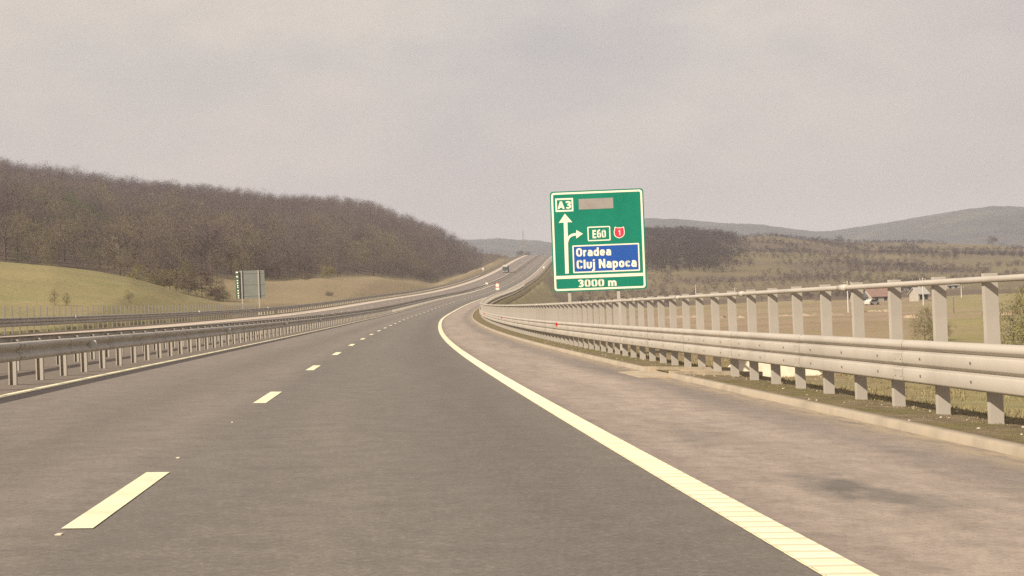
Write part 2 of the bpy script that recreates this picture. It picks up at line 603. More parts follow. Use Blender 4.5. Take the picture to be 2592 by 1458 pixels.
# ------------------------------------------------------------------ road, markings, kerb, verges
def asphalt():
    m, t, p = material('asphalt', 0.82, 0, 0.35)
    uvn = N(t, 'ShaderNodeUVMap', uv_map='UVMap')
    sp = N(t, 'ShaderNodeSeparateXYZ')
    lk(t, uvn.outputs[0], sp.inputs[0])
    u, s = sp.outputs[0], sp.outputs[1]
    gm = N(t, 'ShaderNodeNewGeometry')
    # lane tone across the section: u from -25 to 4
    fu = N(t, 'ShaderNodeMapRange')
    fu.inputs[1].default_value = -25.0
    fu.inputs[2].default_value = 4.0
    wob = noise(t, mapping(t, uvn.outputs[0], (0.5, 0.05, 1)), 1.0, 3, 0.5)
    lk(t, math_(t, 'ADD', u, math_(t, 'MULTIPLY', math_(t, 'SUBTRACT', wob, 0.5), 0.25)), fu.inputs[0])
    q = lambda x: (x + 25.0) / 29.0
    MAIN = (0.166, 0.145, 0.126); LITE = (0.218, 0.183, 0.159); EMER = (0.348, 0.282, 0.236); SOIL = (0.190, 0.152, 0.124)
    LEFTC = (0.215, 0.174, 0.152)
    PALE = (0.56, 0.455, 0.375)
    tone = ramp(t, fu.outputs[0], [(q(-22.9), SOIL), (q(-21.7), SOIL), (q(-21.5), PALE), (q(-19.75), PALE), (q(-19.6), LEFTC), (q(-12.2), LEFTC), (q(-11.6), SOIL), (q(-8.3), SOIL), (q(-7.9), (0.19, 0.15, 0.125)),
                                   (q(-7.3), LITE), (q(-6.3), LITE), (q(-5.2), (0.176, 0.147, 0.125)), (q(-4.2), LITE), (q(-3.6), MAIN), (q(-2.6), (0.182, 0.158, 0.137)), (q(-1.9), (0.168, 0.147, 0.128)), (q(-0.9), (0.144, 0.126, 0.110)), (q(-0.14), MAIN),
                                   (q(0.0), (0.24, 0.19, 0.163)), (q(0.5), EMER), (q(1.8), (0.355, 0.288, 0.242)), (q(2.35), (0.245, 0.200, 0.174)), (q(3.0), (0.27, 0.22, 0.18))])
    # patches drawn out along the direction of travel
    pz = noise(t, mapping(t, uvn.outputs[0], (0.9, 0.11, 1)), 1.0, 5, 0.6, 0.5)
    pz2 = noise(t, mapping(t, uvn.outputs[0], (3.0, 0.5, 1), (5, 3, 0)), 1.0, 5, 0.65, 0.8)
    emer = math_(t, 'GREATER_THAN', u, 0.1)
    amp = math_(t, 'ADD', math_(t, 'MULTIPLY', emer, 0.40), 0.24)
    k = math_(t, 'ADD', 1.0, math_(t, 'MULTIPLY', math_(t, 'SUBTRACT', math_(t, 'ADD', math_(t, 'MULTIPLY', pz, 0.6), math_(t, 'MULTIPLY', pz2, 0.4)), 0.5), math_(t, 'MULTIPLY', amp, 2.2)))
    vm = N(t, 'ShaderNodeVectorMath', operation='SCALE')
    lk(t, tone, vm.inputs[0])
    lk(t, k, vm.inputs['Scale'])
    c = vm.outputs[0]
    # aggregate
    ag = noise(t, gm.outputs['Position'], 26.0, 6, 0.85)
    c = mixc(t, ramp(t, ag, [(0.36, (0.75, 0.75, 0.75)), (0.52, (0, 0, 0))]), c, mixc(t, 0.5, c, (0.05, 0.045, 0.04)))
    c = mixc(t, ramp(t, ag, [(0.54, (0, 0, 0)), (0.70, (0.55, 0.55, 0.55))]), c, (0.36, 0.31, 0.26))
    mid = noise(t, gm.outputs['Position'], 3.2, 7, 0.72)
    c = mixc(t, ramp(t, mid, [(0.3, (0.42, 0.42, 0.42)), (0.6, (0, 0, 0))]), c, (0.085, 0.074, 0.064))

    # oil stains on the hard shoulder
    def stain(u0, s0, ru, rs, strength, c):
        wn = noise(t, mapping(t, uvn.outputs[0], (2.4, 1.6, 1), (u0, s0, 0)), 1.0, 4, 0.6, 0.25)
        wv = math_(t, 'MULTIPLY', math_(t, 'SUBTRACT', wn, 0.5), 3.2)
        du = math_(t, 'DIVIDE', math_(t, 'SUBTRACT', u, u0), ru)
        dv = math_(t, 'DIVIDE', math_(t, 'SUBTRACT', s, s0), rs)
        d = math_(t, 'ADD', math_(t, 'ADD', math_(t, 'MULTIPLY', du, du), math_(t, 'MULTIPLY', dv, dv)), wv)
        msk = ramp(t, d, [(0.0, (strength,) * 3), (0.3, (strength * 0.6,) * 3), (1.0, (0, 0, 0))])
        return mixc(t, msk, c, (0.072, 0.070, 0.066))
    c = stain(1.0, 10.3, 0.36, 1.15, 0.66, c)
    c = stain(1.3, 9.5, 0.32, 0.7, 0.38, c)
    c = stain(0.55, 10.9, 0.20, 0.5, 0.30, c)
    c = stain(0.8, 14.5, 0.45, 1.6, 0.22, c)
    # loose sand along the kerb
    sand_n = noise(t, mapping(t, uvn.outputs[0], (6, 1.2, 1)), 1.0, 5, 0.7)
    edge = math_(t, 'MULTIPLY', ramp(t, fu.outputs[0], [(q(2.62), (0, 0, 0)), (q(2.98), (1, 1, 1))]), ramp(t, sand_n, [(0.42, (0, 0, 0)), (0.56, (1, 1, 1))]))
    c = mixc(t, edge, c, (0.33, 0.26, 0.18))
    lk(t, c, p.inputs['Base Color'])
    b = N(t, 'ShaderNodeBump')
    b.inputs['Strength'].default_value = 0.35
    b.inputs['Distance'].default_value = 0.006
    lk(t, ag, b.inputs['Height'])
    lk(t, b.outputs[0], p.inputs['Normal'])
    return m


M_ASPH = asphalt()
us = [-22.95, -21, -19.6, -17, -15.8, -14, -12.1, -11.2, -10.2, -9.2, -8.3, -7.9, -7.5, -6, -5, -3.75, -2.5, -1.2, 0, 0.8, 1.6, 2.4, 3.13]
road = sweep('road', M_ASPH, -60, 1600, [(u, 0.0) for u in us], kind='structure')


def paint(name, ribs=False, c=(0.80, 0.735, 0.50)):
    m, t, p = material(name, 0.6, 0, 0.3)
    uvn = N(t, 'ShaderNodeUVMap', uv_map='UVMap')
    gm = N(t, 'ShaderNodeNewGeometry')
    w = noise(t, gm.outputs['Position'], 2.5, 6, 0.7)
    col = ramp(t, w, [(0.25, tuple(x * 0.72 for x in c)), (0.5, c), (0.75, tuple(min(.86, x * 1.05) for x in c))])
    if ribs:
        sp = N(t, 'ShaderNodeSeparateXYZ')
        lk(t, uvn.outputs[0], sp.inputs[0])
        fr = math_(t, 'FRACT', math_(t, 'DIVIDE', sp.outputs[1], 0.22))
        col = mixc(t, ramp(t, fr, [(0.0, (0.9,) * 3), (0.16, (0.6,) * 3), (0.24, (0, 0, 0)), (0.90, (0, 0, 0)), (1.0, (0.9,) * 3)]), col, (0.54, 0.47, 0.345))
    lk(t, col, p.inputs['Base Color'])
    return m


M_EDGE = paint('edge_paint', True)
M_DASH = paint('dash_paint')
M_OLDP = paint('worn_paint', c=(0.66, 0.58, 0.45))


def strip(name, mat, s0, s1, u0, u1, dz=0.005):
    return sweep(name, mat, s0, s1, [(u0, dz), (u1, dz)], parent=road)


# right edge line with its raised cross ribs
strip('edge_line', M_EDGE, -40, 1590, -0.125, 0.125)
rb = MB()
for i in range(0, 230):
    s = 0.22 * (i - 14) + 0.045
    q = []
    for ds, dz in ((0, 0.0055), (0.02, 0.0100), (0.135, 0.0100), (0.155, 0.0055)):
        for u in (-0.115, 0.115):
            q.append(rd(s + ds, u, dz))
    rb.add(q, [(0, 1, 3, 2), (2, 3, 5, 4), (4, 5, 7, 6)])
rb.build('edge_line_rib', paint('rib_paint', c=(0.82, 0.76, 0.53)), road)
strip('edge_line', M_DASH, -40, 1590, -7.68, -7.48)
strip('edge_line', M_OLDP, -40, 1590, -12.22, -12.02)
strip('edge_line', M_DASH, -40, 1590, -19.73, -19.47)
far_dash = MB()
nd = 0
for i in range(-2, 130):
    for u, s0, w in ((-3.75, 8.64, 0.085), (-15.85, 3.0, 0.075)):
        a, b = s0 + 12 * i, s0 + 12 * i + 3.03
        if b < 4 or b > 1580 or (u < -10 and b < 60):
            continue
        if (u > -10 and a < 640) or (u < -10 and a < 560):
            strip('lane_dash', M_DASH, a, b, u - w, u + w)
            nd += 1
        else:
            far_dash.add([rd(a, u - w, .005), rd(a, u + w, .005), rd(b, u + w, .005), rd(b, u - w, .005)], [(0, 1, 2, 3)])
o = far_dash.build('lane_dash', M_DASH, road)
o['kind'] = 'stuff'

M_CONC = plain('weathered_concrete', (0.335, 0.280, 0.215), 0.9, 0, 0.11, 1.3)
M_SAND = plain('sandy_concrete', (0.40, 0.325, 0.235), 0.95, 0, 0.14, 6.0)
# kerb in lengths, open where the drain chute leaves the shoulder
for a, b in ((-30, 28.3), (31.2, 330), (330, 1590)):
    k = sweep('kerb', M_CONC, a, b, [(3.12, -0.05), (3.125, 0.07), (3.145, 0.085), (3.25, 0.09), (3.29, 0.02)], kind='structure')

mver, t, p = material('verge_soil', 0.97, 0, 0.1)
gm = N(t, 'ShaderNodeNewGeometry')
nf = noise(t, gm.outputs['Position'], 4.0, 8, 0.7)
nm = noise(t, gm.outputs['Position'], 0.7, 5, 0.6)
c = ramp(t, nf, [(0.28, (0.115, 0.088, 0.058)), (0.5, (0.205, 0.158, 0.105)), (0.7, (0.285, 0.225, 0.15))])
c = mixc(t, ramp(t, nm, [(0.42, (0, 0, 0)), (0.60, (0.85, 0.85, 0.85))]), c, mixc(t, nf, (0.105, 0.100, 0.036), (0.225, 0.190, 0.080)))
lk(t, c, p.inputs['Base Color'])
b = N(t, 'ShaderNodeBump'); b.inputs['Strength'].default_value = 1.0; b.inputs['Distance'].default_value = 0.08
lk(t, nf, b.inputs['Height']); lk(t, b.outputs[0], p.inputs['Normal'])
sweep('verge', mver, -40, 1590, [(3.28, 0.06), (3.7, 0.05), (4.4, 0.03), (5.2, -0.03), (6.0, -0.28), (7.4, -1.15)], kind='structure', smooth=True)
sweep('verge', mver, -40, 1590, [(-27.5, -1.2), (-26.2, -0.5), (-25.0, -0.12), (-23.6, -0.03), (-22.9, -0.01)], kind='structure', smooth=True)

# ------------------------------------------------------------------ guard rails
M_GALV = plain('galvanised_steel', (0.45, 0.405, 0.35), 0.5, 0.15, 0.07, 1.1, 0.4)
M_GALV2 = plain('dull_galvanised_steel', (0.42, 0.385, 0.33), 0.6, 0.2, 0.10, 1.6, 0.4)
M_GALV3 = plain('weathered_galvanised_steel', (0.22, 0.205, 0.185), 0.65, 0.1, 0.10, 1.6, 0.3)
M_REFL = plain('reflector_grey', (0.55, 0.55, 0.5), 0.4, 0, 0.05)
M_BOLT = plain('rusty_bolt', (0.16, 0.12, 0.095), 0.8)
M_RED = plain('reflector_red', (0.55, 0.03, 0.03), 0.4, 0, 0.05)


def thrie(u, sgn, b=0.37):
    z = [(0, .0), (.010, .050), (.022, .074), (.035, .080), (.155, .084), (.168, .076), (.180, .050), (.190, .018), (.205, .016), (.216, .050), (.228, .074), (.240, .080), (.345, .084), (.358, .076), (.368, .050), (.378, .020), (.390, .018), (.402, .050), (.414, .074), (.430, .083), (.452, .083), (.474, .074), (.492, .052), (.502, .028), (.506, .004)]
    z = [(z_, (p_ - .016) * 0.85) for z_, p_ in z]
    return [(u + sgn * p_, b + z_) for z_, p_ in z] + [(u + sgn * (p_ - 0.006), b + z_ * 0.985 + .003) for z_, p_ in z[::-1]]


def wbeam(u, sgn, b=0.415):
    z = [(0, .0), (.012, .05), (.03, .078), (.075, .083), (.105, .06), (.14, .012), (.17, .012), (.205, .06), (.235, .083), (.28, .078), (.298, .05), (.31, .0)]
    return [(u + sgn * p_, b + z_) for z_, p_ in z] + [(u + sgn * (p_ - 0.006), b + z_ * 0.98 + .003) for z_, p_ in z[::-1]]


def channel_post(h, w, d, slot=False):
    """open channel: web towards the oncoming driver, flanges behind"""
    m = MB()
    if slot:
        sect = [(-w / 2, d * .1), (-w * .34, d * .1), (-w * .34, d * .9), (w * .08, d * .9), (w * .08, 0), (w / 2, 0), (w / 2, d), (-w / 2, d)]
    else:
        tk = 0.008
        sect = [(-w / 2, 0), (w / 2, 0), (w / 2, d), (w / 2 - tk, d), (w / 2 - tk, tk), (-w / 2 + tk, tk), (-w / 2 + tk, d), (-w / 2, d)]
    m.prism(sect, lambda a, b, z: (a, b, z), -0.4, h)
    return m.mesh('post')


def posts_along(parent, me, mat, s_list, u, keep, far_h, far_w):
    if not me.materials:
        me.materials.append(mat)
    base = None
    for i, s in enumerate(s_list[:keep]):
        P = rd(s, u)
        if base is None:
            o = bpy.data.objects.new('post', me)
            base = o
        else:
            o = base.copy()
        COL.objects.link(o)
        o.parent = parent
        o.location = Vector(P.tolist()) - parent.location
        o.rotation_euler = (random.uniform(-.006, .006), random.uniform(-.006, .006), -heading(s) + random.uniform(-.03, .03))
    if len(s_list) > keep:
        mb = MB()
        for s in s_list[keep:]:
            P = rd(s, u)
            mb.box((P[0], P[1], P[2] + far_h / 2 - .1), (far_w, 0.07, far_h + .2), -heading(s))
        o = mb.build('post', mat, parent)
        o['kind'] = 'stuff'


def splice(parent, s_list, u, sgn, prof, mat, w=0.32):
    """overlapping beam ends with bolt heads"""
    for s in s_list:
        mb = MB()
        pr = prof(u + sgn * 0.0035, sgn)
        half = len(pr) // 2
        a = [rd(s - w / 2, uu, zz) for uu, zz in pr[:half]]
        b_ = [rd(s + w / 2, uu, zz) for uu, zz in pr[:half]]
        mb.add(a + b_, [(i, i + 1, half + i + 1, half + i) for i in range(half - 1)])
        zs = (0.29, 0.09) if half > 13 else (0.26, 0.05)
        bot = pr[0][1]
        for z_ in zs:
            for ds in (-0.1, 0.1):
                P = rd(s + ds, u + sgn * (0.066 if half > 13 else 0.088), bot + z_)
                mb.box(P, (0.012, 0.03, 0.03), -heading(s))
        mb.build('beam_joint', mat, parent)


def base_of(s, u):
    return tuple(rd(s, u).tolist())


# right hand barrier: thrie beam, tall posts, top tube
UR = 4.245
gr = thing('guardrail', 'tall pale guardrail with deep ribbed beam and top tube, curving beside the hard shoulder', 'guardrail', base_of(20, UR))
sweep('beam', M_GALV, -20, 1590, thrie(UR - 0.17, -1), parent=gr, closed=True)
rs = np.arange(24.892 - 1.5427 * 9, 520, 1.5427)
posts_along(gr, channel_post(1.604, 0.14, 0.09), M_GALV, rs, UR + 0.02, 100, 1.604, 0.14)
tub = MB()
tube_s = stations(-20, 520)
tub.tube([rd(s, UR - 0.085, 1.535) for s in tube_s], 0.034, 8)
for s in np.arange(20.6, 300, 6.17):
    tub.tube([rd(s - .16, UR - 0.085, 1.535), rd(s + .16, UR - 0.085, 1.535)], 0.047, 8)
tub.build('handrail', M_GALV, gr, smooth=True)
splice(gr, np.arange(18.0, 110, 4.628), UR - 0.17, -1, thrie, M_GALV)
bolt = MB().box((0, 0, 0), (0.012, 0.026, 0.026)).mesh('bolt')
bolt.materials.append(M_BOLT)
for s in rs[:44]:
    for z_ in (0.47, 0.665):
        o = bpy.data.objects.new('bolt', bolt)
        COL.objects.link(o)
        o.parent = gr
        o.location = Vector(rd(s + 0.05, UR - 0.230, z_).tolist()) - gr.location
        o.rotation_euler = (0, 0, -heading(s))
for s in (58.5, 100.0, 141.0, 182.0):
    mb = MB()
    P = rd(s, UR - 0.25, 0.76)
    mb.box(P, (0.03, 0.02, 0.16), -heading(s)); mb.box((P[0] + .01, P[1] - .012, P[2]), (0.10, 0.012, 0.12), -heading(s))
    mb.build('reflector', M_RED, gr)

# median barriers
UM = -8.31
mr = thing('guardrail', 'grey median guardrail on short twin flange posts, nearer of the pair along the central strip', 'guardrail', base_of(26, UM))
sweep('beam', M_GALV2, -20, 1590, wbeam(UM + 0.21, 1), parent=mr, closed=True)
ms = np.arange(26.344 - 1.967 * 3, 560, 1.967)
posts_along(mr, channel_post(0.66, 0.13, 0.10, True), M_GALV, ms, UM, 100, 0.66, 0.12)
splice(mr, np.arange(22.0, 120, 3.93), UM + 0.21, 1, wbeam, M_GALV2)
for s in (31.6, 55.6, 79.6, 103.6):
    mb = MB()
    P = rd(s, UM + 0.32, 0.58)
    mb.prism([(-.06, -.07), (.06, -.07), (.085, .0), (.06, .075), (-.06, .075), (-.085, 0)], lambda a, b_, d: (P[0] + a, P[1] + d, P[2] + b_), -.02, .02)
    mb.build('reflector', M_REFL, mr)
UB = -9.85
mr2 = thing('guardrail', 'grey median guardrail facing the oncoming carriageway, farther of the pair along the central strip', 'guardrail', base_of(26, UB))
sweep('beam', M_GALV2, -20, 1590, wbeam(UB - 0.08, -1, 0.40), parent=mr2, closed=True)
posts_along(mr2, channel_post(0.65, 0.12, 0.10, True), M_GALV2, np.arange(27.0, 560, 2.0), UB, 100, 0.65, 0.12)

# outer barrier of the oncoming carriageway: tall posts as far as the field, then ordinary ones
UL = -23.42
lr = thing('guardrail', 'far left guardrail beyond the oncoming carriageway with thin tall posts along the green field', 'guardrail', base_of(80, UL))
sweep('beam', M_GALV2, -20, 1590, thrie(UL + 0.075, 1, 0.37), parent=lr, closed=True)
posts_along(lr, channel_post(1.52, 0.075, 0.06), M_GALV3, np.arange(52, 192, 1.5427), UL - 0.02, 100, 1.5, 0.1)
posts_along(lr, channel_post(0.80, 0.11, 0.08), M_GALV2, np.arange(193, 700, 2.6), UL - 0.02, 0, 0.80, 0.11)
for s in (100., 150., 200.):
    mb = MB()
    P = rd(s, UL + 0.19, 0.85)
    mb.box(P, (0.12, 0.03, 0.2), -heading(s)); mb.box((P[0], P[1] - .02, P[2]), (0.08, 0.012, 0.14), -heading(s))
    mb.build('reflector', M_REFL, lr)

# drain chute through the kerb and slab below it
ch = MB()
P0, P1 = 28.3, 31.2
for i, (ua, ub, za, zb, sa, sb) in enumerate(((2.55, 3.1, 0.012, 0.035, P0 + .1, P1 - .1), (3.1, 3.75, 0.035, 0.05, P0 + .02, P1 - .02), (3.75, 4.9, 0.075, 0.05, P0 + .5, P1 - .5))):
    v = [rd(sa, ua, za), rd(sa, ub, zb), rd(sb, ub, zb), rd(sb, ua, za)]
    lo = [rd(sa, ua, -0.1), rd(sa, ub, -0.1), rd(sb, ub, -0.1), rd(sb, ua, -0.1)]
    ch.add(v + lo, [(3, 2, 1, 0), (0, 1, 5, 4), (1, 2, 6, 5), (2, 3, 7, 6), (3, 0, 4, 7)])
for ss in (P0 + .22, P1 - .34):
    v = [rd(ss, 3.15, .12), rd(ss, 4.9, .1), rd(ss + .14, 4.9, .1), rd(ss + .14, 3.15, .12)]
    lo = [rd(ss, 3.15, -.05), rd(ss, 4.9, -.05), rd(ss + .14, 4.9, -.05), rd(ss + .14, 3.15, -.05)]
    ch.add(v + lo, [(3, 2, 1, 0), (0, 1, 5, 4), (1, 2, 6, 5), (2, 3, 7, 6), (3, 0, 4, 7)])
for sa_ in (P0 - .02, P1 - .13):
    v = [rd(sa_, 3.115, .116), rd(sa_, 3.30, .116), rd(sa_ + .15, 3.30, .116), rd(sa_ + .15, 3.115, .116)]
    lo = [rd(sa_, 3.115, -.05), rd(sa_, 3.30, -.05), rd(sa_ + .15, 3.30, -.05), rd(sa_ + .15, 3.115, -.05)]
    ch.add(v + lo, [(3, 2, 1, 0), (0, 1, 5, 4), (1, 2, 6, 5), (2, 3, 7, 6), (3, 0, 4, 7)])
tag(ch.build('drain_chute', M_SAND), 'sandy concrete drain chute breaking the kerb under the guardrail', 'drain')
sl = MB()
sx, sy, sz = place(1950, 36.5)
sl.prism([(-1.10, 0.20), (-0.78, 0.02), (1.02, 0.0), (1.18, 0.10), (1.10, 0.17), (0.9, 0.40), (-0.74, 0.46)],
         lambda a, b_, d: (sx + a, sy - b_ * .0 + d + b_ * 0.45, sz - .02 + b_ - a * 0.03), 0.0, 0.16)
tag(sl.build('concrete_slab', plain('pale_concrete', (0.66, 0.56, 0.43), 0.9, 0, 0.08, 4.0)), 'pale concrete slab pointed at one end, lying below the guardrail', 'slab')


# ------------------------------------------------------------------ lettering
def _arc(cx, cy, rx, ry, a0, a1, n=8):
    return [(cx + rx * math.cos(math.radians(a0 + (a1 - a0) * i / n)), cy + ry * math.sin(math.radians(a0 + (a1 - a0) * i / n))) for i in range(n + 1)]


def _loop(x0, y0, x1, y1, r):
    p_ = _arc(x1 - r, y1 - r, r, r, 0, 90) + _arc(x0 + r, y1 - r, r, r, 90, 180) + _arc(x0 + r, y0 + r, r, r, 180, 270) + _arc(x1 - r, y0 + r, r, r, 270, 360)
    return p_ + [p_[0]]


SW = 0.205                       # stroke width, cap height 1
K_ = SW / 2
XH = 0.74


def _c(w, h, r, gap):
    return _arc(w - K_ - r, h - K_ - r, r, r, gap, 90) + _arc(K_ + r, h - K_ - r, r, r, 90, 180) + _arc(K_ + r, K_ + r, r, r, 180, 270) + _arc(w - K_ - r, K_ + r, r, r, 270, 360 - gap)


GL = {
    'O': (.64, [_loop(K_, K_, .64 - K_, 1 - K_, .215)]),
    '0': (.60, [_loop(K_, K_, .60 - K_, 1 - K_, .20)]),
    'C': (.62, [_c(.62, 1, .21, 0)]),
    'A': (.68, [[(.07, 0), (.34, .97)], [(.34, .97), (.61, 0)], [(.17, .26), (.51, .26)]]),
    '3': (.60, [[(.06, 1 - K_ - .08)] + _arc(.29, .735, .205, .17, 140, -70) + [(.27, .55)], [(.22, .545)] + _arc(.29, .30, .215, .205, 80, -145)]),
    'E': (.56, [[(K_, 0), (K_, 1)], [(K_, 1 - K_), (.55, 1 - K_)], [(K_, .51), (.49, .51)], [(K_, K_), (.55, K_)]]),
    '6': (.60, [_loop(K_, K_, .60 - K_, .62, .20), [(.47, .95), (.36, .95)] + _arc(.36, .68, .265, .25, 100, 180) + [(K_, .30)]]),
    'N': (.68, [[(K_, 0), (K_, 1)], [(.13, .93), (.55, .07)], [(.68 - K_, 0), (.68 - K_, 1)]]),
    '1': (.36, [[(.24, 0), (.24, 1)], [(.24, .93), (.02, .76)]]),
    'r': (.36, [[(K_, 0), (K_, XH)], [(K_, .40)] + _arc(.31, .40, .215, .245, 175, 80)]),
    'a': (.54, [[(.08, .62)] + _arc(.26, .46, .185, .185, 110, 0) + [(.54 - K_, 0)], _loop(K_, K_, .52 - K_, .43, .12)]),
    'd': (.56, [[(.56 - K_, 0), (.56 - K_, 1)], _loop(K_, K_, .56 - K_, XH - K_, .17)]),
    'p': (.56, [[(K_, -.26), (K_, XH)], _loop(K_, K_, .56 - K_, XH - K_, .17)]),
    'e': (.55, [[(.12, .37), (.55 - K_, .37)] + _arc(.55 - K_ - .17, XH - K_ - .17, .17, .17, 0, 90) + _arc(K_ + .17, XH - K_ - .17, .17, .17, 90, 180) + _arc(K_ + .17, K_ + .17, .17, .17, 180, 270) + _arc(.55 - K_ - .17, K_ + .17, .17, .17, 270, 335)]),
    'o': (.56, [_loop(K_, K_, .56 - K_, XH - K_, .17)]),
    'c': (.51, [_c(.51, XH, .17, 12)]),
    'l': (.20, [[(K_, 0), (K_, 1)]]),
    'u': (.55, [[(K_, XH)] + _arc(K_ + .17, K_ + .17, .17, .17, 180, 270) + _arc(.55 - K_ - .17, K_ + .17, .17, .17, 270, 360) + [(.55 - K_, XH)]]),
    'j': (.22, [[(.12, XH), (.12, -.06)] + _arc(-.03, -.06, .15, .14, -12, -90) + [(-.09, -.20)], [(.12, .83), (.12, 1.0)]]),
    'm': (.86, [[(K_, 0), (K_, XH)], [(K_, .42)] + _arc(.265, .44, .17, .205, 170, 0) + [(.435, 0)], [(.435, .42)] + _arc(.60, .44, .165, .205, 170, 0) + [(.765, 0)]]),
}


def text_part(body, box, parent, mat, fn, d, name='lettering', sw=1.0):
    """bold road lettering built from strokes; box x0, y0, x1, y1 on the panel, y up, spanning the caps height"""
    mb = MB()
    x = 0.0
    items = []
    for ch in body:
        if ch == ' ':
            x += .30
            continue
        w, strokes = GL[ch]
        items.append((x, strokes)); x += w + .105
    tw_ = x - .105
    sx = (box[2] - box[0]) / tw_; sy = box[3] - box[1]
    lev = 0
    for x0, strokes in items:
        for k, st in enumerate(strokes):
            closed = len(st) > 3 and abs(st[0][0] - st[-1][0]) + abs(st[0][1] - st[-1][1]) < 1e-6
            P = [p_ for i, p_ in enumerate(st) if i == 0 or math.hypot(p_[0] - st[i - 1][0], p_[1] - st[i - 1][1]) > 1e-4]
            n = len(P)
            L, R = [], []
            for i in range(n):
                a = P[i - 1] if i > 0 else (P[-2] if closed else None)
                b_ = P[i + 1] if i < n - 1 else (P[1] if closed else None)
                ds = []
                if a: ds.append((P[i][0] - a[0], P[i][1] - a[1]))
                if b_: ds.append((b_[0] - P[i][0], b_[1] - P[i][1]))
                ds = [(p_ / math.hypot(p_, q_), q_ / math.hypot(p_, q_)) for p_, q_ in ds]
                tx, ty = sum(q_[0] for q_ in ds), sum(q_[1] for q_ in ds)
                l = math.hypot(tx, ty) or 1
                tx, ty = tx / l, ty / l
                m_ = min(1.6, 1 / max(.4, tx * ds[0][0] + ty * ds[0][1]))
                h_ = SW / 2 * sw * m_
                L.append((P[i][0] - ty * h_, P[i][1] + tx * h_)); R.append((P[i][0] + ty * h_, P[i][1] - tx * h_))
            dd = d + .0008 * k
            vs = [fn(box[0] + (x0 + a) * sx, box[1] + b_ * sy, dd) for a, b_ in L + R]
            mb.add(vs, [(i, n + i, n + i + 1, i + 1) for i in range(n - 1)])
    return mb.build(name, mat, parent, world=False)


def rrect(x0, y0, x1, y1, r, n=6):
    pts = []
    for cx, cy, a0 in ((x1 - r, y0 + r, -90), (x1 - r, y1 - r, 0), (x0 + r, y1 - r, 90), (x0 + r, y0 + r, 180)):
        for i in range(n + 1):
            a = math.radians(a0 + 90 * i / n)
            pts.append((cx + r * math.cos(a), cy + r * math.sin(a)))
    return pts


def ring(mb, outer, inner, fn, d0, d1):
    n = len(outer)
    vs = [fn(a, b_, d1) for a, b_ in outer] + [fn(a, b_, d1) for a, b_ in inner] + [fn(a, b_, d0) for a, b_ in outer] + [fn(a, b_, d0) for a, b_ in inner]
    fs = []
    for i in range(n):
        j = (i + 1) % n
        fs += [(i, j, n + j, n + i), (2 * n + i, 2 * n + j, j, i), (n + i, n + j, 3 * n + j, 3 * n + i)]
    return mb.add(vs, fs)


M_GREEN = plain('sign_green', (0.006, 0.190, 0.122), 0.5, 0, 0.06, 0.7, 0.2)
M_WHITE = plain('sign_white', (0.80, 0.765, 0.62), 0.5, 0, 0.04, 1.0, 0.3)
M_BLUE = plain('sign_blue', (0.012, 0.080, 0.36), 0.45, 0, 0.06, 0.8, 0.4)
M_SHRED = plain('sign_red', (0.62, 0.035, 0.075), 0.45, 0, 0.05, 0.8, 0.4)
M_COVER = plain('cover_grey', (0.30, 0.27, 0.25), 0.8, 0, 0.06, 2.0)
M_BACK = plain('sign_back_grey', (0.205, 0.212, 0.192), 0.6, 0.1, 0.05, 1.0)


